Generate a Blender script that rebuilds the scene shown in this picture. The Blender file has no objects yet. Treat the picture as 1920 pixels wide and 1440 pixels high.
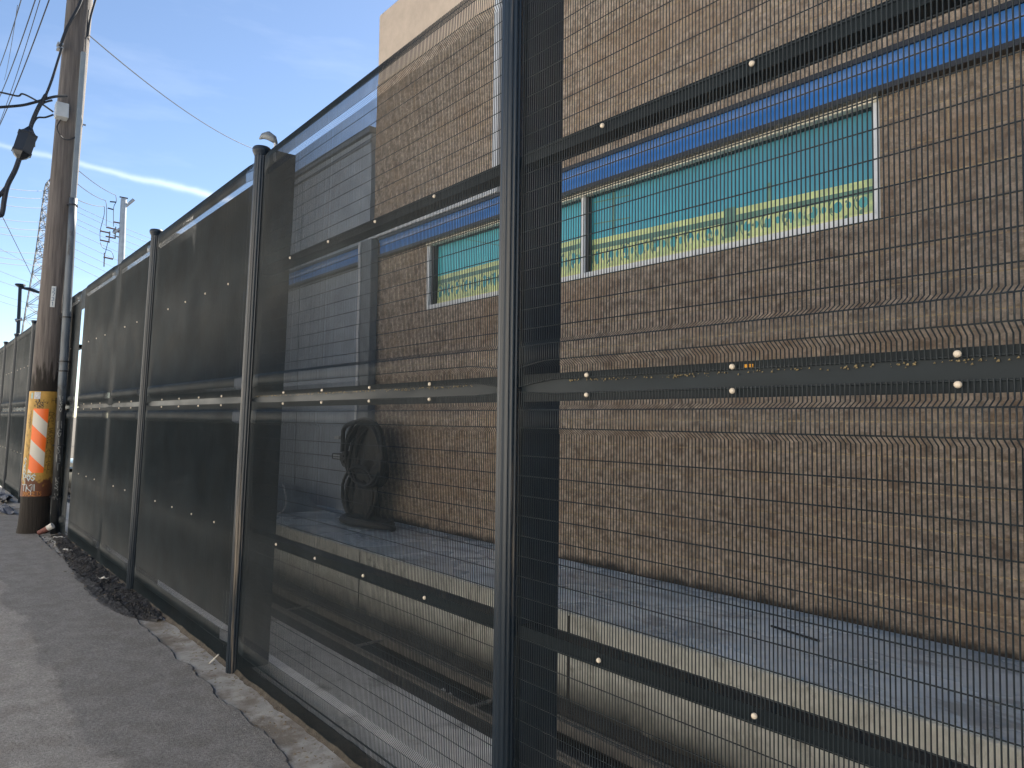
import bpy, math, random
import numpy as np
from mathutils import Vector, Matrix, noise as mnoise
random.seed(7); rng = np.random.default_rng(7)
C = bpy.context.scene
COL = C.collection
EYE = 1.815

# ------------------------------------------------------------------ camera, sky, sun, exposure
F_PX, YAW, PIT, ROL = 1379.65, math.radians(39.292), math.radians(2.924), math.radians(0.748)
Fv = Vector((-math.cos(YAW)*math.cos(PIT), math.sin(YAW)*math.cos(PIT), math.sin(PIT)))
R0 = Fv.cross(Vector((0, 0, 1))).normalized(); U0 = R0.cross(Fv)
Rv = R0*math.cos(ROL)+U0*math.sin(ROL); Uv = -R0*math.sin(ROL)+U0*math.cos(ROL)
cam = bpy.data.cameras.new('camera'); camo = bpy.data.objects.new('camera', cam); COL.objects.link(camo)
M = Matrix((Rv, Uv, -Fv)).transposed().to_4x4(); M.translation = Vector((0, -1.9, EYE))
camo.matrix_world = M
cam.sensor_width = 36; cam.lens = 36*F_PX/1920; cam.clip_start = 0.05; cam.clip_end = 3000
C.camera = camo

SUN_EL = math.radians(37)
sd = Vector((-0.46, 0.89, 0)).normalized()
sun_dir = Vector((sd.x*math.cos(SUN_EL), sd.y*math.cos(SUN_EL), math.sin(SUN_EL)))
w = bpy.data.worlds.new('World'); C.world = w; w.use_nodes = True
nt = w.node_tree; nt.nodes.clear()
out = nt.nodes.new('ShaderNodeOutputWorld'); bg = nt.nodes.new('ShaderNodeBackground'); sky = nt.nodes.new('ShaderNodeTexSky')
sky.sky_type = 'NISHITA'; sky.sun_disc = False; sky.sun_elevation = SUN_EL
sky.sun_rotation = math.atan2(sd.x, sd.y)
sky.air_density = 0.8; sky.dust_density = 0.15; sky.ozone_density = 1.2; sky.altitude = 50
bg.inputs['Strength'].default_value = 0.05 # sky
# thin cirrus and one contrail, both laid out by direction in the sky
tc = nt.nodes.new('ShaderNodeTexCoord')
def N(tree, t, **kw):
    n = tree.nodes.new(t)
    for k, v in kw.items(): setattr(n, k, v)
    return n
def math_n(tree, op, a, b=None, c=None, clamp=False):
    n = tree.nodes.new('ShaderNodeMath'); n.operation = op; n.use_clamp = clamp
    for i, v in enumerate((a, b, c)):
        if v is None: continue
        if isinstance(v, (int, float)): n.inputs[i].default_value = v
        else: tree.links.new(v, n.inputs[i])
    return n.outputs[0]
def dotn(tree, vec, v):
    n = tree.nodes.new('ShaderNodeVectorMath'); n.operation = 'DOT_PRODUCT'
    tree.links.new(vec, n.inputs[0]); n.inputs[1].default_value = v
    return n.outputs['Value']
def raydir(x, y):
    return (Fv+Rv*((x-960)/F_PX)-Uv*((y-720)/F_PX)).normalized()
ca, cb = raydir(60, 285), raydir(430, 375)
nrm = ca.cross(cb).normalized(); mid = (ca+cb).normalized(); along = (cb-ca).normalized()
dv = tc.outputs['Generated']
mp = N(nt, 'ShaderNodeMapping'); mp.inputs['Scale'].default_value = (3, 3, 14); nt.links.new(dv, mp.inputs[0])
ns = N(nt, 'ShaderNodeTexNoise'); ns.inputs['Scale'].default_value = 1.6; ns.inputs['Detail'].default_value = 6; ns.inputs['Roughness'].default_value = .55
nt.links.new(mp.outputs[0], ns.inputs['Vector'])
ns2 = N(nt, 'ShaderNodeTexNoise'); ns2.inputs['Scale'].default_value = 30; ns2.inputs['Detail'].default_value = 5; nt.links.new(dv, ns2.inputs['Vector'])
dist = math_n(nt, 'ADD', dotn(nt, dv, nrm), math_n(nt, 'MULTIPLY', math_n(nt, 'SUBTRACT', ns2.outputs[0], .5), .008))
s = dotn(nt, dv, along)
wdt = math_n(nt, 'ADD', .0034, math_n(nt, 'MULTIPLY', s, .005))
g = math_n(nt, 'POWER', 2.718, math_n(nt, 'MULTIPLY', -1, math_n(nt, 'POWER', math_n(nt, 'DIVIDE', dist, wdt), 2)))
g = math_n(nt, 'MULTIPLY', g, math_n(nt, 'GREATER_THAN', dotn(nt, dv, mid), 0))
fade = math_n(nt, 'MULTIPLY_ADD', s, 2.6, .75, clamp=True)
contr = math_n(nt, 'MULTIPLY', math_n(nt, 'MULTIPLY', g, fade), .36)
cir = math_n(nt, 'MULTIPLY', math_n(nt, 'MULTIPLY_ADD', ns.outputs[0], 3.2, -1.65, clamp=True), .08)
cl = math_n(nt, 'MAXIMUM', contr, cir)
mix = N(nt, 'ShaderNodeMix', data_type='RGBA')
nt.links.new(cl, mix.inputs['Factor']); nt.links.new(sky.outputs[0], mix.inputs['A']); mix.inputs['B'].default_value = (9.5, 9.8, 10.2, 1)
nt.links.new(mix.outputs['Result'], bg.inputs['Color']); nt.links.new(bg.outputs[0], out.inputs['Surface'])

sl = bpy.data.lights.new('sun', 'SUN'); sl.energy = 5.0; sl.angle = math.radians(.53); sl.color = (1, .93, .82)
so = bpy.data.objects.new('sun', sl); COL.objects.link(so)
so.rotation_euler = (-sun_dir).to_track_quat('-Z', 'Y').to_euler()
C.view_settings.view_transform = 'Standard'; C.view_settings.look = 'None'
C.view_settings.exposure = 2.02; C.view_settings.gamma = 1; C.view_settings.use_curve_mapping = False
C.render.engine = 'CYCLES'

# ------------------------------------------------------------------ helpers
def tag(o, label=None, cat=None, group=None, kind=None):
    if label: o['label'] = label
    if cat: o['category'] = cat
    if group: o['group'] = group
    if kind: o['kind'] = kind
    return o
def empty(name, loc, label=None, cat=None, group=None):
    o = bpy.data.objects.new(name, None); COL.objects.link(o); o.location = loc; o.empty_display_size = .2
    return tag(o, label, cat, group)
class MB:
    """collects geometry in world coordinates"""
    def __init__(s): s.v = []; s.f = []; s.n = 0
    def add(s, v, f):
        v = np.asarray(v, float).reshape(-1, 3); s.v.append(v)
        s.f += [tuple(i+s.n for i in q) for q in f]; s.n += len(v)
    def box(s, x0, x1, y0, y1, z0, z1):
        s.add([(x0, y0, z0), (x1, y0, z0), (x1, y1, z0), (x0, y1, z0), (x0, y0, z1), (x1, y0, z1), (x1, y1, z1), (x0, y1, z1)],
              [(0, 3, 2, 1), (4, 5, 6, 7), (0, 1, 5, 4), (1, 2, 6, 5), (2, 3, 7, 6), (3, 0, 4, 7)])
    def tube(s, pts, r, n=8, cap=True):
        pts = [Vector(p) for p in pts]; rr = r if isinstance(r, (list, tuple)) else [r]*len(pts)
        v = []; ref = None
        for i, p in enumerate(pts):
            t = (pts[min(i+1, len(pts)-1)]-pts[max(i-1, 0)]).normalized()
            if ref is None:
                ref = Vector((0, 0, 1)) if abs(t.z) < .9 else Vector((1, 0, 0))
            a = ref-t*ref.dot(t)
            if a.length < 1e-5: a = t.orthogonal()
            a.normalize(); ref = a; b = t.cross(a)
            for k in range(n):
                an = 2*math.pi*k/n; v.append(p+(a*math.cos(an)+b*math.sin(an))*rr[i])
        f = []
        for i in range(len(pts)-1):
            for k in range(n):
                k2 = (k+1) % n; f.append((i*n+k, i*n+k2, (i+1)*n+k2, (i+1)*n+k))
        if cap: f.append(tuple(range(n-1, -1, -1))); f.append(tuple(range((len(pts)-1)*n, len(pts)*n)))
        s.add(v, f)
    def beam(s, p, q, wd, h):
        p, q = Vector(p), Vector(q); t = (q-p).normalized()
        a = t.cross(Vector((0, 0, 1)))
        if a.length < 1e-4: a = Vector((1, 0, 0))
        a.normalize(); b = a.cross(t); v = []
        for c in (p, q):
            for sa, sb in ((-1, -1), (1, -1), (1, 1), (-1, 1)): v.append(c+a*sa*wd/2+b*sb*h/2)
        s.add(v, [(0, 3, 2, 1), (4, 5, 6, 7), (0, 1, 5, 4), (1, 2, 6, 5), (2, 3, 7, 6), (3, 0, 4, 7)])
    def build(s, name, mat, parent=None, smooth=False, loc=None, bevel=0):
        me = bpy.data.meshes.new(name); vs = np.concatenate(s.v)
        base = Vector((0, 0, 0))
        if parent is not None: base = wloc(parent)
        o_loc = Vector(loc) if loc is not None else (base if parent is not None else Vector(vs.mean(0)))
        vs = vs-np.array(o_loc)
        me.from_pydata(vs.tolist(), [], s.f); me.update()
        if mat: me.materials.append(mat)
        if smooth: me.polygons.foreach_set('use_smooth', [True]*len(me.polygons))
        o = bpy.data.objects.new(name, me); COL.objects.link(o)
        if parent is not None: o.parent = parent; o.location = o_loc-base
        else: o.location = o_loc
        if bevel:
            b = o.modifiers.new('bevel', 'BEVEL'); b.width = bevel; b.segments = 2; b.limit_method = 'ANGLE'
        return o
def wloc(o):
    p = Vector(o.location)
    while o.parent is not None: o = o.parent; p = p+Vector(o.location)
    return p
def lathe(mb, c, prof, n=24):
    c = Vector(c); v = []; f = []
    for r, z in prof:
        for k in range(n): a = 2*math.pi*k/n; v.append((c.x+r*math.cos(a), c.y+r*math.sin(a), c.z+z))
    for i in range(len(prof)-1):
        for k in range(n): k2 = (k+1) % n; f.append((i*n+k, i*n+k2, (i+1)*n+k2, (i+1)*n+k))
    f.append(tuple(range(n-1, -1, -1))); f.append(tuple(range((len(prof)-1)*n, len(prof)*n)))
    mb.add(v, f)
def smoothpts(P, n=8):
    P = [Vector(p) for p in P]; o = []
    for i in range(len(P)-1):
        p0, p1, p2, p3 = P[max(i-1, 0)], P[i], P[i+1], P[min(i+2, len(P)-1)]
        for k in range(n):
            t = k/n; o.append(.5*((2*p1)+(-p0+p2)*t+(2*p0-5*p1+4*p2-p3)*t*t+(-p0+3*p1-3*p2+p3)*t**3))
    o.append(P[-1]); return o
def sag(p, q, d, n=14):
    p, q = Vector(p), Vector(q)
    return [p.lerp(q, i/n)-Vector((0, 0, d*4*(i/n)*(1-i/n))) for i in range(n+1)]

# ------------------------------------------------------------------ materials
def pmat(name, rgb, rough=.6, metal=0, var=.0, vscale=8, vstretch=(1, 1, 1), bump=0, bscale=60, bdist=.01, spec=.5, coat=0, c2=None, c2amt=(.5, .65), rvar=0):
    m = bpy.data.materials.new(name); m.use_nodes = True; t = m.node_tree; b = t.nodes['Principled BSDF']
    b.inputs['Roughness'].default_value = rough; b.inputs['Metallic'].default_value = metal
    b.inputs['Specular IOR Level'].default_value = spec; b.inputs['Coat Weight'].default_value = coat
    col = tuple(rgb)+(1,)
    b.inputs['Base Color'].default_value = col
    g = N(t, 'ShaderNodeNewGeometry'); mp = N(t, 'ShaderNodeMapping'); mp.inputs['Scale'].default_value = vstretch
    t.links.new(g.outputs['Position'], mp.inputs[0])
    m['geo'] = 1
    cur = None
    if var or c2:
        n = N(t, 'ShaderNodeTexNoise'); n.inputs['Scale'].default_value = vscale; n.inputs['Detail'].default_value = 8; n.inputs['Roughness'].default_value = .6
        t.links.new(mp.outputs[0], n.inputs['Vector'])
        r = N(t, 'ShaderNodeValToRGB'); r.color_ramp.elements[0].position = .3; r.color_ramp.elements[1].position = .7
        r.color_ramp.elements[0].color = tuple(c*(1-var) for c in rgb)+(1,); r.color_ramp.elements[1].color = tuple(min(1, c*(1+var)) for c in rgb)+(1,)
        t.links.new(n.outputs[0], r.inputs[0]); cur = r.outputs[0]
    if c2:
        n2 = N(t, 'ShaderNodeTexNoise'); n2.inputs['Scale'].default_value = vscale*.45; n2.inputs['Detail'].default_value = 9; n2.inputs['Roughness'].default_value = .68
        t.links.new(mp.outputs[0], n2.inputs['Vector'])
        mr = N(t, 'ShaderNodeMapRange'); mr.inputs['From Min'].default_value = c2amt[0]; mr.inputs['From Max'].default_value = c2amt[1]
        t.links.new(n2.outputs[0], mr.inputs[0])
        mx = N(t, 'ShaderNodeMix', data_type='RGBA'); t.links.new(mr.outputs[0], mx.inputs['Factor']); t.links.new(cur, mx.inputs['A'])
        mx.inputs['B'].default_value = tuple(c2)+(1,); cur = mx.outputs['Result']
    if cur: t.links.new(cur, b.inputs['Base Color'])
    if rvar:
        n3 = N(t, 'ShaderNodeTexNoise'); n3.inputs['Scale'].default_value = vscale*.7; n3.inputs['Detail'].default_value = 5
        t.links.new(mp.outputs[0], n3.inputs['Vector'])
        mr = N(t, 'ShaderNodeMapRange'); mr.inputs['From Min'].default_value = .35; mr.inputs['From Max'].default_value = .65
        mr.inputs['To Min'].default_value = max(.03, rough-rvar); mr.inputs['To Max'].default_value = min(1, rough+rvar)
        t.links.new(n3.outputs[0], mr.inputs[0]); t.links.new(mr.outputs[0], b.inputs['Roughness'])
    if bump:
        nb = N(t, 'ShaderNodeTexNoise'); nb.inputs['Scale'].default_value = bscale; nb.inputs['Detail'].default_value = 7; nb.inputs['Roughness'].default_value = .65
        t.links.new(mp.outputs[0] if vstretch != (1, 1, 1) else g.outputs['Position'], nb.inputs['Vector'])
        bp = N(t, 'ShaderNodeBump'); bp.inputs['Strength'].default_value = bump; bp.inputs['Distance'].default_value = bdist
        t.links.new(nb.outputs[0], bp.inputs['Height']); t.links.new(bp.outputs[0], b.inputs['Normal'])
    return m
FENCE = pmat('fence_paint', (.018, .026, .032), .40, var=.25, vscale=3, c2=(.035, .038, .04), c2amt=(.6, .78), rvar=.1, spec=.33)
RAILP = pmat('rail_paint', (.015, .021, .026), .42, var=.2, vscale=5, c2=(.05, .046, .036), c2amt=(.64, .8), rvar=.08, vstretch=(.6, 1, 2), spec=.12)
POSTP = pmat('post_paint', (.012, .020, .030), .30, var=.25, vscale=26, vstretch=(1, 1, .035), c2=(.23, .19, .145), c2amt=(.59, .72), spec=.42)
BOXP = pmat('post_box_paint', (.009, .018, .032), .42, var=.3, vscale=8, c2=(.02, .026, .034), c2amt=(.55, .7), spec=.3)
BOLT = pmat('bolt_cap', (.60, .53, .43), .45, var=.15, vscale=90)
ASPH = pmat('asphalt', (.215, .21, .20), .88, var=.2, vscale=7, c2=(.18, .173, .162), c2amt=(.5, .6), bump=.9, bscale=150, bdist=.008)
CONC = pmat('edge_concrete', (.36, .355, .335), .85, var=.22, vscale=6, c2=(.19, .168, .14), c2amt=(.46, .6), bump=.6, bscale=80, bdist=.006)
SLAB = pmat('yard_concrete', (.56, .56, .54), .8, var=.15, vscale=5, c2=(.16, .155, .14), c2amt=(.55, .72), bump=.4, bscale=60, bdist=.004)
PLATTOP = pmat('walkway_top', (.50, .575, .62), .26, var=.2, vscale=2.2, c2=(.32, .38, .42), c2amt=(.52, .62), rvar=.16, spec=.7, bump=.12, bscale=30, bdist=.003)  # blue tint puts the sky's light into the concrete colour
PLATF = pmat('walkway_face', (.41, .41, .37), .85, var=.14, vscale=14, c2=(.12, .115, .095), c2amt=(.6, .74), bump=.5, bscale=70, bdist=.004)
MUD = pmat('gutter_mud', (.018, .017, .015), .7, var=.4, vscale=9, bump=.8, bscale=40, bdist=.02)
STEEL = pmat('rail_steel', (.20, .185, .17), .5, metal=.5, var=.3, vscale=14)
DIRT = pmat('dirt', (.085, .073, .058), .95, var=.4, vscale=16, bump=1, bscale=60, bdist=.02)
WETDIRT = pmat('wet_soil', (.016, .015, .014), .62, var=.5, vscale=22, bump=.9, bscale=45, bdist=.02, rvar=.15)
BLOCK = pmat('split_block', (.53, .43, .33), .95, var=.42, vscale=22, c2=(.24, .175, .125), c2amt=(.50, .68), bump=1.0, bscale=75, bdist=.018)
MORTAR = pmat('mortar', (.40, .31, .20), .95, var=.25, vscale=20, bump=.4)
STUCCO = pmat('stucco', (.50, .40, .31), .9, var=.1, vscale=6, bump=.35, bscale=45, bdist=.008, c2=(.35, .28, .22), c2amt=(.66, .8))
GREYW = pmat('grey_painted_wall', (.27, .31, .36), .7, var=.12, vscale=3, bump=.3, bscale=50, bdist=.006)
TRIMG = pmat('grey_trim', (.13, .15, .17), .5, var=.12)
LGREY = pmat('light_grey_metal', (.50, .52, .54), .4, var=.08, vscale=6)
BLUE = pmat('blue_band', (.012, .125, .40), .35, var=.12, vscale=2, coat=.3)
BLACK = pmat('black_trim', (.012, .014, .018), .4, var=.2)
WHITEF = pmat('white_window_frame', (.66, .68, .68), .35, var=.06, vscale=20)
CREAM = pmat('cream_head_trim', (.72, .68, .56), .5, var=.06, vscale=20)
RUBBER = pmat('black_rubber', (.010, .011, .013), .5, var=.3, vscale=30)
ROOF = pmat('roof_grey', (.2, .2, .2), .9, var=.1)
GALV = pmat('galvanised_steel', (.42, .43, .44), .45, metal=.6, var=.15, vscale=3)
TOWER = pmat('tower_steel', (.20, .205, .21), .6, metal=.3)
CABLE = pmat('cable_black', (.014, .015, .018), .55)
PVC = pmat('conduit_grey', (.085, .105, .125), .4, var=.2, vscale=6, vstretch=(1, 1, .4), c2=(.035, .037, .04), c2amt=(.55, .62))
PVC2 = pmat('guard_grey', (.19, .22, .24), .45, var=.12, vscale=6)
BOXG = pmat('box_offwhite', (.38, .40, .41), .5, var=.1)
TARP = pmat('tarp_blue_grey', (.17, .22, .27), .42, var=.3, vscale=6, bump=.5, bscale=12, bdist=.03)
PAPER = pmat('paper', (.6, .58, .54), .8, var=.1, vscale=30)
LEAFM = pmat('dry_leaf', (.20, .15, .085), .9, var=.5, vscale=60)
GREENM = pmat('green_leaf', (.07, .12, .03), .8, var=.3, vscale=60)

TOPZ_ = EYE-1.205
def height_mix(m, col, z0, z1, amp, scale, stretch=(1, 1, 1), top=1.0):
    # a darker foot with its own ragged upper edge; dirt on blocks and mortar
    t = m.node_tree; b = t.nodes['Principled BSDF']; src = b.inputs['Base Color'].links[0].from_socket
    g = N(t, 'ShaderNodeNewGeometry'); sx = N(t, 'ShaderNodeSeparateXYZ'); t.links.new(g.outputs['Position'], sx.inputs[0])
    mp = N(t, 'ShaderNodeMapping'); mp.inputs['Scale'].default_value = stretch; t.links.new(g.outputs['Position'], mp.inputs[0])
    n = N(t, 'ShaderNodeTexNoise'); n.inputs['Scale'].default_value = scale; n.inputs['Detail'].default_value = 7; n.inputs['Roughness'].default_value = .65; t.links.new(mp.outputs[0], n.inputs['Vector'])
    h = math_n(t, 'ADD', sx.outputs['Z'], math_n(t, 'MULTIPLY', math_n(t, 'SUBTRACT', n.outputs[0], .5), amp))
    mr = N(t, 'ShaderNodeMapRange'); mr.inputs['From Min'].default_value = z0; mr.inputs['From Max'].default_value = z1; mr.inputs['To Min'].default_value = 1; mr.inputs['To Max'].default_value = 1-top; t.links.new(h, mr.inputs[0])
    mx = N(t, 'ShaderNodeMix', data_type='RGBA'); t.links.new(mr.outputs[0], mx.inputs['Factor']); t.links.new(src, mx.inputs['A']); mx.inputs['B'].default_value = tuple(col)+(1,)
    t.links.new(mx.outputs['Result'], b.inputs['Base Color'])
height_mix(PVC, (.022, .024, .026), EYE+.1, EYE+.5, 1.6, 5)
height_mix(PLATF, (.03, .028, .024), .06, .30, .22, 4)  # walkway face gets darker towards the bottom
def blotches(m, col, scale, lo, hi, amt, stretch=(1, 1, 1), bump=.0):
    t = m.node_tree; b = t.nodes['Principled BSDF']; src = b.inputs['Base Color'].links[0].from_socket
    g = N(t, 'ShaderNodeNewGeometry'); mp = N(t, 'ShaderNodeMapping'); mp.inputs['Scale'].default_value = stretch; t.links.new(g.outputs['Position'], mp.inputs[0])
    n = N(t, 'ShaderNodeTexNoise'); n.inputs['Scale'].default_value = scale; n.inputs['Detail'].default_value = 12; n.inputs['Roughness'].default_value = .72; n.inputs['Distortion'].default_value = .4; t.links.new(mp.outputs[0], n.inputs['Vector'])
    mr = N(t, 'ShaderNodeMapRange'); mr.inputs['From Min'].default_value = lo; mr.inputs['From Max'].default_value = hi; mr.inputs['To Max'].default_value = amt; t.links.new(n.outputs[0], mr.inputs[0])
    mx = N(t, 'ShaderNodeMix', data_type='RGBA'); t.links.new(mr.outputs[0], mx.inputs['Factor']); t.links.new(src, mx.inputs['A']); mx.inputs['B'].default_value = tuple(col)+(1,)
    t.links.new(mx.outputs['Result'], b.inputs['Base Color'])
    if bump:
        old = b.inputs['Normal'].links[0].from_node if b.inputs['Normal'].links else None
        bp = N(t, 'ShaderNodeBump'); bp.inputs['Strength'].default_value = 1; bp.inputs['Distance'].default_value = bump; t.links.new(n.outputs[0], bp.inputs['Height'])
        if old: t.links.new(old.outputs[0], bp.inputs['Normal'])
        t.links.new(bp.outputs[0], b.inputs['Normal'])
blotches(BLOCK, (.20, .14, .095), 13, .49, .60, .52, (1, 1, 1.5), .05)
blotches(BLOCK, (.42, .28, .17), 1.1, .48, .62, .5, (1, 1, 1.0))
blotches(BLOCK, (.24, .17, .12), 3.2, .56, .66, .6, (1, 1, 1.8))
blotches(BLOCK, (.42, .27, .14), 6, .60, .66, .55, (5, 5, .25))
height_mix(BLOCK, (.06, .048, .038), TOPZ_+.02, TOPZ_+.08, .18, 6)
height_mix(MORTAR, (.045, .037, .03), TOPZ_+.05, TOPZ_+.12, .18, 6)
blotches(CONC, (.15, .135, .115), 5, .54, .62, .6)
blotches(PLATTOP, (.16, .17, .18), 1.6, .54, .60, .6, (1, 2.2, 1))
blotches(PLATF, (.17, .165, .14), 7, .52, .62, .55, (1, 1, .5))
# wood with creosote foot
def wood():
    m = pmat('pole_wood', (.115, .10, .092), .9, var=.4, vscale=26, vstretch=(1, 1, .05), bump=1.0, bscale=38, bdist=.02)
    t = m.node_tree; b = t.nodes['Principled BSDF']; src = b.inputs['Base Color'].links[0].from_socket
    g = N(t, 'ShaderNodeNewGeometry'); sx = N(t, 'ShaderNodeSeparateXYZ'); t.links.new(g.outputs['Position'], sx.inputs[0])
    n = N(t, 'ShaderNodeTexNoise'); n.inputs['Scale'].default_value = 9; n.inputs['Detail'].default_value = 6
    mp = N(t, 'ShaderNodeMapping'); mp.inputs['Scale'].default_value = (2.5, 2.5, .35); t.links.new(g.outputs['Position'], mp.inputs[0]); t.links.new(mp.outputs[0], n.inputs['Vector'])
    h = math_n(t, 'ADD', sx.outputs['Z'], math_n(t, 'MULTIPLY', math_n(t, 'SUBTRACT', n.outputs[0], .5), 1.2))
    mr = N(t, 'ShaderNodeMapRange'); mr.inputs['From Min'].default_value = 2.42; mr.inputs['From Max'].default_value = 2.62; t.links.new(h, mr.inputs[0])
    mx = N(t, 'ShaderNodeMix', data_type='RGBA'); t.links.new(mr.outputs[0], mx.inputs['Factor'])
    mx.inputs['A'].default_value = (.020, .016, .013, 1); t.links.new(src, mx.inputs['B'])
    t.links.new(mx.outputs['Result'], b.inputs['Base Color']); return m
WOOD = wood()
def plate():
    m = pmat('yellow_plate', (.40, .235, .045), .6, var=.22, vscale=9, c2=(.09, .055, .03), c2amt=(.62, .68), bump=.2)
    t = m.node_tree; b = t.nodes['Principled BSDF']; src = b.inputs['Base Color'].links[0].from_socket
    g = N(t, 'ShaderNodeNewGeometry'); sx = N(t, 'ShaderNodeSeparateXYZ'); t.links.new(g.outputs['Position'], sx.inputs[0])
    n = N(t, 'ShaderNodeTexNoise'); n.inputs['Scale'].default_value = 11; n.inputs['Detail'].default_value = 6; t.links.new(g.outputs['Position'], n.inputs['Vector'])
    h = math_n(t, 'ADD', sx.outputs['Z'], math_n(t, 'MULTIPLY', math_n(t, 'SUBTRACT', n.outputs[0], .5), .6))
    mr = N(t, 'ShaderNodeMapRange'); mr.inputs['From Min'].default_value = .78; mr.inputs['From Max'].default_value = .84; t.links.new(h, mr.inputs[0])
    mx = N(t, 'ShaderNodeMix', data_type='RGBA'); t.links.new(mr.outputs[0], mx.inputs['Factor'])
    mx.inputs['A'].default_value = (.13, .045, .02, 1); t.links.new(src, mx.inputs['B'])
    t.links.new(mx.outputs['Result'], b.inputs['Base Color']); return m
YELLOW = plate()
def stripes():
    m = pmat('orange_white_stripes', (.8, .8, .8), .35); t = m.node_tree; b = t.nodes['Principled BSDF']
    u = N(t, 'ShaderNodeUVMap'); sx = N(t, 'ShaderNodeSeparateXYZ'); t.links.new(u.outputs[0], sx.inputs[0])
    # u = metres from the left edge, v = metres below the top edge
    q = math_n(t, 'SUBTRACT', math_n(t, 'SUBTRACT', sx.outputs['Y'], sx.outputs['X']), .016)
    fr = math_n(t, 'FRACT', math_n(t, 'DIVIDE', math_n(t, 'ADD', q, .456*4), .456))
    st = math_n(t, 'LESS_THAN', fr, .5)
    mx = N(t, 'ShaderNodeMix', data_type='RGBA'); t.links.new(st, mx.inputs['Factor'])
    mx.inputs['A'].default_value = (.84, .15, .018, 1); mx.inputs['B'].default_value = (.56, .53, .46, 1)
    t.links.new(mx.outputs['Result'], b.inputs['Base Color']); return m
STRIPE = stripes()

# ------------------------------------------------------------------ ground and setting
def sheet(name, x0, x1, y0, y1, z, mat, thick=.2):
    mb = MB(); mb.box(x0, x1, y0, y1, z-thick, z); o = mb.build(name, mat); return tag(o, kind='structure')
mb = MB(); S = 1200; mb.add([(-S, -S, -.25), (S, -S, -.25), (S, S, -.25), (-S, S, -.25)], [(0, 1, 2, 3)])
tag(mb.build('ground', DIRT), kind='structure')

def nz(x, y=0, s=1, seed=0): return mnoise.noise(Vector((x*s+seed*13.7, y*s, seed*3.1)))
def edge_y(X):
    return -.25+.07*nz(X, 0, .9, 1)+.03*nz(X, 0, 4, 2)+.012*nz(X, 0, 14, 3)+.006*nz(X, 0, 40, 4)-(.05 if X < -7.3 else 0)*min(1, (-7.3-X)/2)
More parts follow.
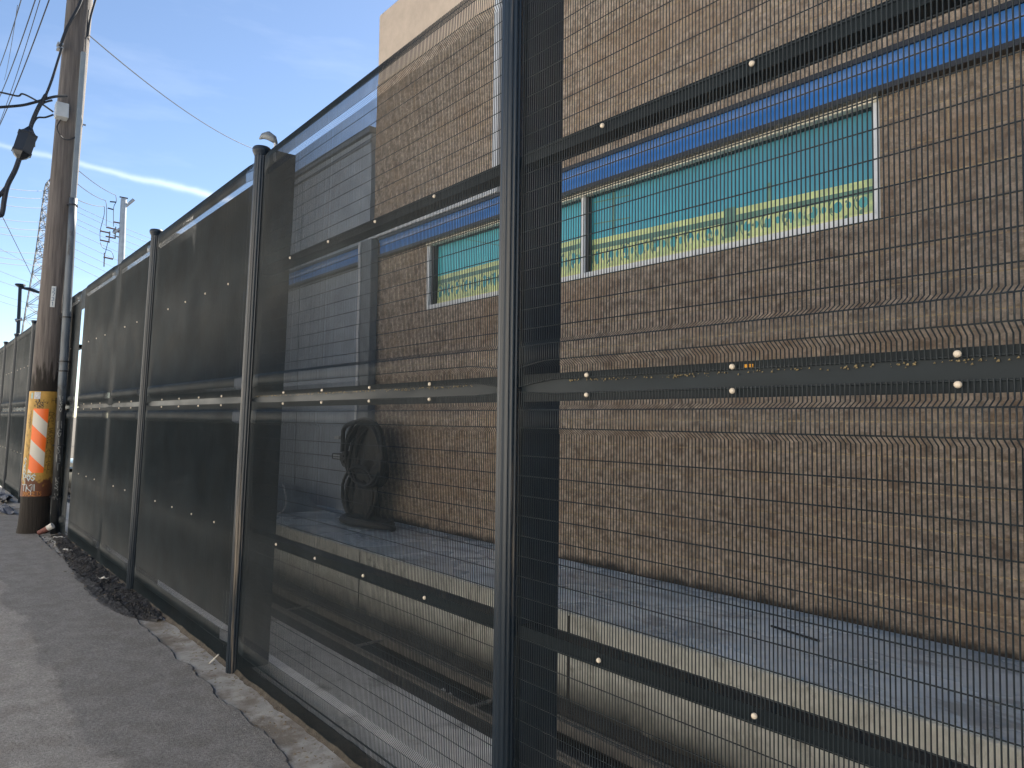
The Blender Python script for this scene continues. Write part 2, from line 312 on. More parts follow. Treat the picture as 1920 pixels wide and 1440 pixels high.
# asphalt with its ragged edge
xs = np.concatenate([np.arange(3, -26, -.03), np.array([-30, -60, -120, -200])]); xs = np.insert(xs, 0, 30)
v = []; f = []
rows = [(-60, 0), (-8, 0), (-3, 0), (-1.6, 0), (-.9, 0), (-.5, 0), ('e', 0), ('e2', -.009), ('e3', -.12)]
for X in xs:
    e = edge_y(float(X))
    for (yy, zz) in rows:
        y = {'e': e, 'e2': e+.012, 'e3': e+.014}.get(yy, yy)
        v.append((X, y, zz+(.006*nz(X, y, .8, 5) if yy not in ('e3',) else 0)))
R = len(rows)
for i in range(len(xs)-1):
    for k in range(R-1): f.append((i*R+k, (i+1)*R+k, (i+1)*R+k+1, i*R+k+1))
mb = MB(); mb.add(v, f); alley = tag(mb.build('road', ASPH), kind='structure')
def asphalt_seams():
    m = ASPH; t = m.node_tree; b = t.nodes['Principled BSDF']; src = b.inputs['Base Color'].links[0].from_socket
    g = N(t, 'ShaderNodeNewGeometry'); sx = N(t, 'ShaderNodeSeparateXYZ'); t.links.new(g.outputs['Position'], sx.inputs[0])
    mp = N(t, 'ShaderNodeMapping'); mp.inputs['Scale'].default_value = (.5, 1.2, 1); t.links.new(g.outputs['Position'], mp.inputs[0])
    n = N(t, 'ShaderNodeTexNoise'); n.inputs['Scale'].default_value = 2.2; n.inputs['Detail'].default_value = 8; t.links.new(mp.outputs[0], n.inputs['Vector'])
    yy = math_n(t, 'ADD', sx.outputs['Y'], math_n(t, 'MULTIPLY', math_n(t, 'SUBTRACT', n.outputs[0], .5), .55))
    # older lighter patch beyond the seam at y = -1.05
    mr = N(t, 'ShaderNodeMapRange'); mr.inputs['From Min'].default_value = -1.08; mr.inputs['From Max'].default_value = -1.02; t.links.new(yy, mr.inputs[0])
    mx = N(t, 'ShaderNodeMix', data_type='RGBA', blend_type='MULTIPLY'); mx.inputs['Factor'].default_value = 1; t.links.new(src, mx.inputs['A'])
    c = N(t, 'ShaderNodeMix', data_type='RGBA'); t.links.new(mr.outputs[0], c.inputs['Factor']); c.inputs['A'].default_value = (1.28, 1.26, 1.24, 1); c.inputs['B'].default_value = (.92, .92, .93, 1)
    t.links.new(c.outputs['Result'], mx.inputs['B'])
    # cracked dark line along that seam
    d = math_n(t, 'ABSOLUTE', math_n(t, 'ADD', yy, 1.05))
    ln = N(t, 'ShaderNodeMapRange'); ln.inputs['From Min'].default_value = .0; ln.inputs['From Max'].default_value = .05; ln.inputs['To Min'].default_value = .35; ln.inputs['To Max'].default_value = 0; t.links.new(d, ln.inputs[0])
    n2 = N(t, 'ShaderNodeTexNoise'); n2.inputs['Scale'].default_value = 3; n2.inputs['Detail'].default_value = 4; t.links.new(g.outputs['Position'], n2.inputs['Vector'])
    gate = N(t, 'ShaderNodeMapRange'); gate.inputs['From Min'].default_value = .5; gate.inputs['From Max'].default_value = .6; t.links.new(n2.outputs[0], gate.inputs[0])
    mx2 = N(t, 'ShaderNodeMix', data_type='RGBA'); t.links.new(math_n(t, 'MULTIPLY', ln.outputs[0], gate.outputs[0]), mx2.inputs['Factor'])
    t.links.new(mx.outputs['Result'], mx2.inputs['A']); mx2.inputs['B'].default_value = (.045, .04, .036, 1)
    # pale aggregate specks
    vo = N(t, 'ShaderNodeTexVoronoi'); vo.inputs['Scale'].default_value = 130; t.links.new(g.outputs['Position'], vo.inputs['Vector'])
    sc = N(t, 'ShaderNodeSeparateColor'); t.links.new(vo.outputs['Color'], sc.inputs[0])
    sp = math_n(t, 'MULTIPLY', math_n(t, 'GREATER_THAN', sc.outputs[0], .72), math_n(t, 'LESS_THAN', vo.outputs['Distance'], .38))
    ng = N(t, 'ShaderNodeTexNoise'); ng.inputs['Scale'].default_value = 55; ng.inputs['Detail'].default_value = 6; ng.inputs['Roughness'].default_value = .8; t.links.new(g.outputs['Position'], ng.inputs['Vector'])
    gr = N(t, 'ShaderNodeMapRange'); gr.inputs['From Min'].default_value = .35; gr.inputs['From Max'].default_value = .65; gr.inputs['To Min'].default_value = .55; gr.inputs['To Max'].default_value = 1.45; t.links.new(ng.outputs[0], gr.inputs[0])
    mg = N(t, 'ShaderNodeMix', data_type='RGBA', blend_type='MULTIPLY'); mg.inputs['Factor'].default_value = 1; t.links.new(mx2.outputs['Result'], mg.inputs['A']); t.links.new(gr.outputs[0], mg.inputs['B']); mx2 = mg
    mx3 = N(t, 'ShaderNodeMix', data_type='RGBA'); t.links.new(math_n(t, 'MULTIPLY', sp, .6), mx3.inputs['Factor'])
    t.links.new(mx2.outputs['Result'], mx3.inputs['A']); mx3.inputs['B'].default_value = (.30, .29, .27, 1)
    t.links.new(mx3.outputs['Result'], b.inputs['Base Color'])
asphalt_seams()
# concrete strip under the fence, yard slab, gutter, walkway
sheet('pavement', -40, 12, -.6, .10, -.013, CONC)
sheet('yard_slab', -24, 12, .10, .76, .0, SLAB, .22)
sheet('gutter_edge', -24, 12, .762, .90, -.012, MUD, .2)
sheet('gutter_bed', -24, 12, .90, 1.36, -.12, MUD, .1)
# steel rails of the drain channel with cross bars
ch = empty('drain_channel', (-3, 1.1, -.1), 'long steel edged drain channel with cross bars at the foot of the walkway', 'drain')
for (a, b_, nm) in ((.900, .915, 0), (.945, .958, 0), (1.235, 1.248, 0), (1.285, 1.30, 0)):
    mb = MB(); mb.box(-23.9, 11.9, a, b_, -.06, .004 if nm == 0 else 0); mb.build('rail', STEEL, ch)
mb = MB(); mb.box(-23.9, 11.9, .916, .944, -.05, -.015); mb.build('web', STEEL, ch)
mb = MB(); mb.box(-23.9, 11.9, 1.249, 1.284, -.05, -.015); mb.build('web', STEEL, ch)
X = .9
while X > -23:
    mb = MB(); mb.beam((X+.02, .96, -.02), (X-.0, 1.234, -.02), .035, .012); mb.build('cross_bar', STEEL, ch); X -= 1.42 if X < -4 else 1.6
# raised walkway against the building
wk = empty('raised_walkway', (-6, 1.9, 0), 'raised concrete walkway with a weathered pale face along the building wall', 'walkway')
TOPZ = EYE-1.205
jx = [11.9, 2.2, -.9, -3.42, -6.22, -9.0, -12, -15, -18, -21, -24]
for a, b_ in zip(jx[:-1], jx[1:]):
    mb = MB(); n = 6
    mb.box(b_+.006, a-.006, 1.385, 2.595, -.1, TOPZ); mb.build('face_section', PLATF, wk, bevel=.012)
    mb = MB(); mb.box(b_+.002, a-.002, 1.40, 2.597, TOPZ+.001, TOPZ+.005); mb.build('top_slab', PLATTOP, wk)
mb = MB(); mb.box(-24, 11.9, 1.39, 2.59, -.15, TOPZ-.02); mb.build('core', MUD, wk)
# silt heaped at the walkway foot
mb = MB(); v = []; f = []; xs2 = np.arange(4, -16, -.12)
for X in xs2:
    h = .05+.03*nz(X, 0, 1.2, 8)+.02*nz(X, 0, 6, 9)
    v += [(X, 1.302, -.11), (X, 1.33, h*.3), (X, 1.384, h)]
for i in range(len(xs2)-1):
    for k in range(2): f.append((i*3+k, i*3+k+1, (i+1)*3+k+1, (i+1)*3+k))
mb.add(v, f); tag(mb.build('silt_bank', MUD), kind='stuff', label='dark silt and grime heaped along the walkway foot')

# ------------------------------------------------------------------ brown block building
BX0 = -8.32; BX1 = 9.0; WY = 2.6; BTOP = EYE+5.24; STZ = EYE+4.30
bd = empty('block_building', (-3, WY, 0), 'tan split-face block building with blue band and long printed window behind the mesh fence', 'building')
WX0, WX1, WZ0, WZ1 = -7.04, -1.995, EYE+1.255, EYE+2.034
mb = MB()     # mortar core with the window opening left out
for (a, b_, c, d) in ((BX0+.02, WX0, 0, STZ), (WX1, BX1, 0, STZ), (WX0, WX1, 0, WZ0), (WX0, WX1, WZ1, STZ)):
    mb.box(a, b_, WY-.0035, WY+.3, c, d)
mb.box(BX0+.02, BX0+.3, WY+.3, WY+9, 0, STZ); mb.box(WX0, WX1, WY+.16, WY+.299, WZ0, WZ1)
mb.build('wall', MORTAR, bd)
mb = MB(); mb.box(BX0, BX1, WY-.004, WY+.32, STZ, BTOP); mb.box(BX0, BX0+.3, WY+.32, WY+9, STZ, BTOP)
po = mb.build('parapet', STUCCO, bd, bevel=.03)
mb = MB(); mb.box(BX0+.3, BX1, WY+.32, WY+9, STZ+.2, STZ+.3); mb.build('roof', ROOF, bd)
# blocks
CH, CW = .2035, .4065
protos = []
for k in range(8):
    gx, gz = 7, 4; v = []; f = []
    for j in range(gz+1):
        for i in range(gx+1):
            ed = (i in (0, gx)) or (j in (0, gz))
            x = (i/gx)*(CW-.008); z = (j/gz)*(CH-.008)
            d = .006 if ed else .008+.014*abs(nz(x*3+k, z*3, 3, 20+k))+.004*random.random()
            v.append((x, -d, z))
    for j in range(gz):
        for i in range(gx):
            a = j*(gx+1)+i; f.append((a, a+1, a+gx+2, a+gx+1))
    b0 = len(v); v += [(0, .02, 0), (CW-.008, .02, 0), (CW-.008, .02, CH-.008), (0, .02, CH-.008)]
    for (e, q) in (([i for i in range(gx+1)], (b0, b0+1)), ([(gz)*(gx+1)+i for i in range(gx, -1, -1)], (b0+2, b0+3))):
        f.append(tuple([q[0]]+[q[1]]+e[::-1]) if 0 else tuple(e[::-1]+[q[0], q[1]]))
    f.append(tuple([j*(gx+1) for j in range(gz+1)]+[b0+3, b0])); f.append(tuple([gx+j*(gx+1) for j in range(gz, -1, -1)]+[b0+1, b0+2]))
    me = bpy.data.meshes.new('block'); me.from_pydata(v, [], f); me.materials.append(BLOCK); me.update(); protos.append(me)
cells = []
row = 0; z = EYE+.027-CH*9
z_start = z
while z < STZ-.02:
    zz0 = max(z, TOPZ+.006); zz1 = min(z+CH, STZ)
    X = BX0+(CW/2 if row % 2 else 0)
    if row % 2: cells.append((BX0, BX0+CW/2, zz0, zz1))
    while X < BX1-.01:
        cells.append((X, min(X+CW, BX1), zz0, zz1)); X += CW
    z += CH; row += 1
parts = []; rest = MB()
clean = []
for (a, b_, c, d) in cells:
    if d-c < .03: continue
    # cut round the window
    if b_ <= WX0 or a >= WX1 or d <= WZ0 or c >= WZ1: clean.append((a, b_, c, d)); continue
    if a < WX0 and WX0-a > .04: clean.append((a, WX0, c, d))
    if b_ > WX1 and b_-WX1 > .04: clean.append((WX1, b_, c, d))
    a2, b2 = max(a, WX0), min(b_, WX1)
    if b2-a2 > .02:
        if c < WZ0 and WZ0-c > .02: clean.append((a2, b2, c, WZ0))
        if d > WZ1 and d-WZ1 > .02: clean.append((a2, b2, WZ1, d))
def size_px(c):
    X = (c[0]+c[1])/2; zz = (c[2]+c[3])/2; p = Vector((X, WY, zz))-Vector((0, -1.9, EYE)); dz = p.dot(Fv)
    if dz < .3: return 0
    xx = p.dot(Rv)/dz*F_PX; yy = p.dot(Uv)/dz*F_PX
    if abs(xx) > 1010 or abs(yy) > 770: return 0
    return (c[1]-c[0])*(c[3]-c[2])*4.5/p.length**3
clean.sort(key=size_px, reverse=True)
for i, c in enumerate(clean):
    me = protos[(i*5+int(c[2]*37)) % 8]; sx_, sz_ = (c[1]-c[0])/CW, (c[3]-c[2])/CH
    if i < 300 and size_px(c) > 0:
        o = bpy.data.objects.new('block', me); COL.objects.link(o); o.parent = bd
        o.location = Vector((c[0]+.004, WY+.002*random.uniform(-1, 1), c[2]+.004))-wloc(bd); o.scale = (sx_, 1, sz_)
    else:
        vs = np.array([vv.co for vv in me.vertices]); vs[:, 0] *= sx_; vs[:, 2] *= sz_
        rest.add(vs+np.array([c[0]+.004, WY, c[2]+.004]), [tuple(p.vertices) for p in me.polygons])
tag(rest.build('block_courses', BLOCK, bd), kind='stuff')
# window
wn = MB(); fw = .045
wn.box(WX0, WX1, WY-.012, WY+.10, WZ0, WZ0+fw); wn.box(WX0, WX0+fw, WY-.012, WY+.10, WZ0+fw, WZ1-fw); wn.box(WX1-fw*.8, WX1, WY-.012, WY+.10, WZ0+fw, WZ1-fw)
win = wn.build('window', WHITEF, bd, bevel=.004)
wn = MB(); wn.box(WX0, WX1, WY-.03, WY+.10, WZ1-fw-.012, WZ1+.004); wn.build('head_trim', CREAM, win, bevel=.003)
wn = MB(); wn.box(-4.572, -4.53, WY+.0, WY+.08, WZ0+fw, WZ1-fw); wn.build('mullion', WHITEF, win, bevel=.004)
wn = MB(); wn.box(WX0+fw, WX0+fw+.05, WY+.02, WY+.09, WZ0+fw, WZ1-fw); wn.box(-4.53, -4.505, WY+.02, WY+.07, WZ0+fw, WZ1-fw); wn.box(WX0+fw, WX1-fw*.8, WY+.03, WY+.08, WZ1-fw-.018, WZ1-fw); wn.build('inner_frame', BLACK, win)
# printed picture behind the glass: teal sky, pale balustrade
def teal():
    m = pmat('print_teal', (.02, .27, .33), .35, coat=.6); t = m.node_tree; b = t.nodes['Principled BSDF']
    g = N(t, 'ShaderNodeNewGeometry'); sx = N(t, 'ShaderNodeSeparateXYZ'); t.links.new(g.outputs['Position'], sx.inputs[0])
    mr = N(t, 'ShaderNodeMapRange'); mr.inputs['From Min'].default_value = WX0; mr.inputs['From Max'].default_value = WX1; t.links.new(sx.outputs['X'], mr.inputs[0])
    r = N(t, 'ShaderNodeValToRGB'); r.color_ramp.elements[0].color = (.055, .50, .56, 1); r.color_ramp.elements[1].color = (.045, .23, .31, 1)
    e = r.color_ramp.elements.new(.55); e.color = (.045, .34, .43, 1)
    n = N(t, 'ShaderNodeTexNoise'); n.inputs['Scale'].default_value = 2.2; n.inputs['Detail'].default_value = 4; t.links.new(g.outputs['Position'], n.inputs['Vector'])
    q = math_n(t, 'ADD', mr.outputs[0], math_n(t, 'MULTIPLY', math_n(t, 'SUBTRACT', n.outputs[0], .5), .5))
    q = math_n(t, 'ADD', q, math_n(t, 'MULTIPLY', math_n(t, 'SUBTRACT', sx.outputs['Z'], WZ0+.5), .7))
    t.links.new(q, r.inputs[0]); t.links.new(r.outputs[0], b.inputs['Base Color']); return m
TEAL = teal()
PYEL = pmat('print_yellow_green', (.56, .64, .26), .4, var=.2, vscale=9, coat=.6, c2=(.26, .42, .22), c2amt=(.52, .66))
PYEL2 = pmat('print_pale_yellow', (.68, .70, .32), .4, var=.15, vscale=12, coat=.6)
PGRN = pmat('print_dark_green', (.10, .22, .15), .4, var=.3, vscale=12, coat=.6)
PTEAL2 = pmat('print_teal_gap', (.05, .33, .34), .4, var=.2, vscale=12, coat=.6)
PY = WY+.075
pn = MB(); pn.box(WX0+fw, WX1-fw*.8, PY, PY+.02, WZ0+fw, WZ1-fw); pane = pn.build('pane', TEAL, win)
def quadsheet(pts, y): return [(x, y, z) for x, z in pts]
zb = WZ0+fw
def rail_z(X):  # height of the printed balustrade's top above the sill; the right-hand picture rises
    if X < -4.55: return zb+.33+.015*(X+7)/2.4
    return zb+.30-.025*(X+4.5)
ml, md, mt, my = MB(), MB(), MB(), MB()
for (a, b_) in ((WX0+fw+.05, -4.574), (-4.504, WX1-fw*.8)):
    xs3 = np.linspace(a, b_, 60)
    for x0, x1 in zip(xs3[:-1], xs3[1:]):
        z0, z1 = rail_z(x0), rail_z(x1)
        ml.add(quadsheet([(x0, zb), (x1, zb), (x1, z1), (x0, z0)], PY-.001), [(0, 1, 2, 3)])
        md.add(quadsheet([(x0, z0-.092), (x1, z1-.092), (x1, z1-.048), (x0, z0-.048)], PY-.003), [(0, 1, 2, 3)])
    xc = a+.06
    while xc < b_-.06:
        zt = rail_z(xc)-.09
        hh = zt-zb-.05
        for dx, ww in ((0, .030), (.072, .016)):
            k = 10; cx = xc+dx
            k = 14; mt.add([(cx+ww*math.cos(2*math.pi*j/k), PY-.002, zb+.05+hh*.52+hh*(.36 if dx == 0 else .22)*math.sin(2*math.pi*j/k)) for j in range(k)], [tuple(range(k))])
        # dark curved edges of the balusters
        arc = [(xc-.040-.022*math.sin(t_*3.14), zb+.06+hh*t_) for t_ in np.linspace(0, 1, 9)]
        for (p, q) in zip(arc[:-1], arc[1:]):
            md.add(quadsheet([(p[0], p[1]), (p[0]+.009, p[1]), (q[0]+.009, q[1]), (q[0], q[1])], PY-.0035), [(0, 1, 2, 3)])
        for _ in range(3):
            x_, z_ = xc+random.uniform(-.06, .06), zt-random.uniform(0, .13); s_ = random.uniform(.006, .016)
            md.add(quadsheet([(x_-s_, z_-s_*.6), (x_+s_, z_-s_), (x_+s_*.7, z_+s_*1.6), (x_-s_*.8, z_+s_)], PY-.0028), [(0, 1, 2, 3)])
        for _ in range(3):
            x_, z_ = xc+random.uniform(-.06, .06), zb+random.uniform(.05, .2); s_ = random.uniform(.008, .018)
            my.add(quadsheet([(x_-s_, z_-s_*1.6), (x_+s_, z_-s_), (x_+s_*.7, z_+s_*1.6), (x_-s_*.8, z_+s_)], PY-.0025), [(0, 1, 2, 3)])
        xc += .165
    my.add(quadsheet([(a, zb), (b_, zb), (b_, zb+.035), (a, zb+.035)], PY-.0022), [(0, 1, 2, 3)])
# pedestal, finial, lamp post and crane lines in the picture
md.add(quadsheet([(-3.15, zb+.06), (-3.05, zb+.06), (-3.05, rail_z(-3.1)+.015), (-3.15, rail_z(-3.1)+.015)], PY-.004), [(0, 1, 2, 3)])
md.add(quadsheet([(-2.80, rail_z(-2.8)), (-2.77, rail_z(-2.8)), (-2.775, rail_z(-2.8)+.13), (-2.795, rail_z(-2.8)+.13)], PY-.003), [(0, 1, 2, 3)])
for (x_, w_, h_) in ((-4.26, .016, .5), (-6.55, .012, .36)):
    md.add(quadsheet([(x_, rail_z(x_)), (x_+w_, rail_z(x_)), (x_+w_, WZ1-fw-.02), (x_, WZ1-fw-.02)] if h_ > .4 else [(x_, WZ1-.15), (x_+w_, WZ1-.15), (x_+w_, WZ1-.08), (x_, WZ1-.08)], PY-.003), [(0, 1, 2, 3)])
for dz_ in (.14, .33): md.add(quadsheet([(-4.48, rail_z(-4.2)+dz_), (-4.06, rail_z(-4.2)+dz_-.03), (-4.06, rail_z(-4.2)+dz_-.02), (-4.48, rail_z(-4.2)+dz_+.01)], PY-.003), [(0, 1, 2, 3)])
md.add(quadsheet([(-6.4, WZ1-.08), (-6.38, WZ1-.08), (-5.3, rail_z(-5.3)), (-5.33, rail_z(-5.3))], PY-.003), [(0, 1, 2, 3)])
for o_ in (ml.build('picture_balustrade', PYEL, win), mt.build('picture_gaps', PTEAL2, win), md.build('picture_shadows', PGRN, win), my.build('picture_highlights', PYEL2, win)): o_['kind'] = 'stuff'
# blue band with black edges, runs on over the grey wall
def band(parent, a, b_):
    zb0, zb1 = EYE+2.005, EYE+2.255
    mb = MB(); prof = [(WY-.03, zb0+.04)]
    prof = [(WY-.058, zb0+.035), (WY-.060, zb0+.07), (WY-.058, zb0+.11), (WY-.052, zb0+.145), (WY-.060, zb0+.18), (WY-.080, zb0+.215)]
    v = []; f = []
    for x in (a, b_):
        for (yy, zz) in prof: v.append((x, yy, zz))
    n = len(prof)
    for k in range(n-1): f.append((k, k+1, n+k+1, n+k))
    mb.add(v, f); o = mb.build('blue_band', BLUE, parent, smooth=True)
    mb = MB(); mb.box(a, b_, WY-.09, WY-.02, zb0, zb0+.034); mb.box(a, b_, WY-.095, WY-.02, zb0+.216, zb1); mb.build('edge_trim', BLACK, o)
band(bd, -8.05, BX1)
# light grey downpipe and the pipe along the top of the band
mb = MB(); mb.box(-5.74, -5.66, WY-.10, WY-.032, EYE+2.355, STZ+1.2); mb.box(-8.3, -5.66, WY-.10, WY-.032, EYE+2.265, EYE+2.35); mb.build('downpipe', LGREY, bd, bevel=.008)
# building's left pilaster
mb = MB(); mb.box(-8.42, -8.13, WY-.14, WY-.035, TOPZ+.006, EYE+2.26); pil = mb.build('pilaster', TRIMG, bd, bevel=.01)
mb = MB(); mb.box(-8.435, -8.38, WY-.155, WY-.141, TOPZ+.006, EYE+2.25); mb.build('edge_strip', LGREY, pil)

# ------------------------------------------------------------------ grey wall beyond
GX0 = -24.0
gw = empty('grey_building', (-16, WY, 0), 'lower grey painted building with a blue band, left of the tan block building', 'building')
mb = MB(); mb.box(GX0, BX0-.12, WY, WY+6, 0, EYE+3.72); mb.build('wall', GREYW, gw)
mb = MB(); mb.box(GX0-.05, BX0-.1, WY-.05, WY+6.05, EYE+3.722, EYE+3.80); mb.box(GX0, BX0-.11, WY-.02, WY-.002, EYE+3.60, EYE+3.63); mb.build('coping', TRIMG, gw)
band(gw, GX0, -8.44)
for xx in np.arange(-10.6, GX0, -2.2):
    mb = MB(); mb.box(xx-.01, xx+.01, WY-.004, WY-.0005, TOPZ+.01, EYE+3.59); mb.build('joint_strip', TRIMG, gw)

# ------------------------------------------------------------------ unseen building opposite (behind the camera), added to bounce sunlight into the alley
ob = empty('bounce_building', (-8, -7, 0), 'unseen cream stucco building added behind the viewer to bounce sunlight into the alley', 'building')
mb = MB(); mb.box(-34, 10, -12, -7.0, 0, 6.0); mb.build('wall', pmat('cream_stucco', (.76, .72, .66), .9, var=.08, vscale=2, bump=.3), ob)
mb = MB(); mb.box(-34.1, 10.1, -12.1, -6.9, 6.002, 6.2); mb.build('coping', TRIMG, ob)
for xd in (-4, -14, -24):
    mb = MB(); mb.box(xd-1.3, xd+1.3, -6.998, -6.95, 0, 2.8); mb.build('door', TRIMG, ob)

# ------------------------------------------------------------------ security fence
fence = empty('mesh_fence', (-8, 0, 0), 'tall dark steel anti-climb mesh fence with ribbed posts, along the alley', 'fence')
kxs = [(4, 0), (-2.33, 0), (-5.45, .03), (-8.6, .035), (-14, .03), (-30, .03)]
kys = [(4, 0), (-2.33, 0), (-5.45, .014), (-8.6, .022), (-14, .025), (-30, .025)]
kxx = np.array([a for a, _ in kxs[::-1]]); kxv = np.array([b for _, b in kxs[::-1]]); kyx = np.array([a for a, _ in kys[::-1]]); kyv = np.array([b for _, b in kys[::-1]])
def warp(v):
    v = np.array(v, float).reshape(-1, 3).copy(); X = v[:, 0].copy()
    v[:, 0] += np.interp(X, kxx, kxv)*v[:, 2]; v[:, 1] += np.interp(X, kyx, kyv)*v[:, 2]; return v
class WMB(MB):
    def build(s, *a, **k):
        s.v = [warp(q) for q in s.v]; return MB.build(s, *a, **k)
PITCH, VP, WR = .0132, .0794, .0022
def fold_profile(z, zs):
    """forward push of the mesh at height z"""
    return np.interp(z, [q[0] for q in zs], [q[1] for q in zs])
D = .034
LOW = [(.0, 0), (.125, 0), (.16, D), (.24, D), (.27, 0), (EYE-.045, 0), (EYE-.024, D), (EYE+.046, D), (EYE+.064, 0), (EYE+.2, 0)]
UPP = [(EYE+.1, 0), (EYE+.213, 0), (EYE+.236, D), (EYE+.300, D), (EYE+.320, 0), (EYE+1.775, 0), (EYE+1.80, D*.9), (EYE+1.87, D*1.05), (EYE+1.93, D*.5), (EYE+2.2, 0)]
def panel(a, b_, lower, X0p, X1p):
    """vertical and horizontal wires of one mesh panel between X=a (right) and X=b_ (left)"""
    prof = LOW if lower else UPP
    zlo = .0 if lower else EYE+.162; zhi = EYE+.112 if lower else EYE+1.93
    def taper(X): return np.clip((np.minimum(a-X, X-b_)-.05)/.2, 0, 1)**.8
    xs = np.arange(a-.008, b_+.004, -PITCH)
    zb_ = sorted(set([zlo, zhi]+[q[0] for q in prof if zlo < q[0] < zhi]+([.9] if lower else [EYE+1.0])))
    zz = np.array(zb_); base = fold_profile(zz, prof)
    nx, nzv = len(xs), len(zz)
    tp = taper(xs)
    Xg = np.repeat(xs[:, None], nzv, 1); Zg = np.repeat(zz[None, :], nx, 0).copy(); Yg = -base[None, :]*tp[:, None]
    # the open joint between upper and lower panel pinches shut at the posts
    if lower: Zg[:, -1] += .012*(1-tp)
    else: Zg[:, 0] -= .026*(1-tp); Zg[:, -1] += 0
    wob = np.array([.0012*nz(x_, 0, 40, 30) for x_ in xs])
    Xg = Xg+wob[:, None]
    # tubes with 4 sides
    P = np.stack([Xg, Yg, Zg], -1)
    offs = np.array([(1, 0, 0), (0, -1, 0), (-1, 0, 0), (0, 1, 0)])*WR
    V = (P[:, :, None, :]+offs[None, None]).reshape(-1, 3)
    idx = np.arange(nx*nzv*4).reshape(nx, nzv, 4)
    fs = []
    for k in range(4):
        k2 = (k+1) % 4
        q = np.stack([idx[:, :-1, k], idx[:, :-1, k2], idx[:, 1:, k2], idx[:, 1:, k]], -1).reshape(-1, 4); fs.append(q)
    Fs = np.concatenate(fs)
    # horizontals sit on the back of the verticals, follow the folds
    if lower:
        hz = [.012, .09, .16, .24]+list(np.arange(.33, EYE-.085, VP))+[EYE-.024, EYE+.046, EYE+.108]
    else:
        hz = [EYE+.166, EYE+.236, EYE+.300]+list(EYE+.372+VP*np.arange(0, 18))+[EYE+1.80, EYE+1.87, EYE+1.905]
    xh = np.unique(np.concatenate([np.linspace(a, a-.27, 8), np.linspace(a-.27, b_+.27, 7), np.linspace(b_+.27, b_, 8)]))[::-1]
    hv = []; 
    th = taper(xh); no = V.shape[0]
    for h in hz:
        y = -fold_profile(h, prof)*th+WR*1.6; zc = np.full_like(xh, h)
        if not lower and h < EYE+.2: zc = zc-.026*(1-th)
        if not lower and EYE+.2 < h < EYE+.25: zc = zc-.02*(1-th)
        if lower and h > EYE+.1: zc = zc+.012*(1-th)
        P = np.stack([xh, y, zc], -1); o4 = np.array([(0, 1, 0), (0, 0, 1), (0, -1, 0), (0, 0, -1)])*WR
        hv.append((P[:, None, :]+o4[None]).reshape(-1, 3))
    m_ = len(xh)
    V2 = np.concatenate(hv); idx = np.arange(len(V2)).reshape(len(hz), m_, 4)+no
    fs = [Fs]
    for k in range(4):
        k2 = (k+1) % 4
        fs.append(np.stack([idx[:, :-1, k], idx[:, 1:, k], idx[:, 1:, k2], idx[:, :-1, k2]], -1).reshape(-1, 4))
    V = warp(np.concatenate([V, V2])); Fa = np.concatenate(fs)
    V -= np.array(wloc(fence))
    me = bpy.data.meshes.new('mesh_panel')
    me.vertices.add(len(V)); me.vertices.foreach_set('co', V.ravel())
    me.loops.add(Fa.size); me.loops.foreach_set('vertex_index', Fa.ravel().astype(np.int32))
    me.polygons.add(len(Fa)); me.polygons.foreach_set('loop_start', np.arange(0, Fa.size, 4, dtype=np.int32))
    me.update(calc_edges=True); me.validate(); me.materials.append(FENCE)
    o = bpy.data.objects.new('mesh_panel', me); COL.objects.link(o); o.parent = fence
    o['kind'] = 'stuff'
    return o
bays = [(3.77, .72), (.72, -2.33), (-2.33, -5.45), (-5.45, -8.60), (-8.60, -10.40), (-10.40, -12.72), (-12.96, -15.7), (-15.7, -18.5), (-18.5, -21.8), (-21.8, -24.4), (-24.4, -27.5)]
posts = [3.77, .72, -2.33, -5.45, -8.60, -15.7, -18.5, -21.8, -24.4, -27.5]
bolt_me = None
def bolt_mesh():
    mb = MB(); v = []; f = []; n = 12
    for r, d in ((.0088, 0), (.0088, .003), (.0072, .0065), (.004, .0085)):
        for k in range(n): a = 2*math.pi*k/n; v.append((r*math.cos(a), -d, r*math.sin(a)))
    for i in range(3):
        for k in range(n): f.append((i*n+k, i*n+(k+1) % n, (i+1)*n+(k+1) % n, (i+1)*n+k))
    f.append(tuple(range(3*n, 4*n)))
    me = bpy.data.meshes.new('bolt'); me.from_pydata(v, [], f); me.materials.append(BOLT); me.polygons.foreach_set('use_smooth', [True]*len(me.polygons)); return me
bolt_me = bolt_mesh()
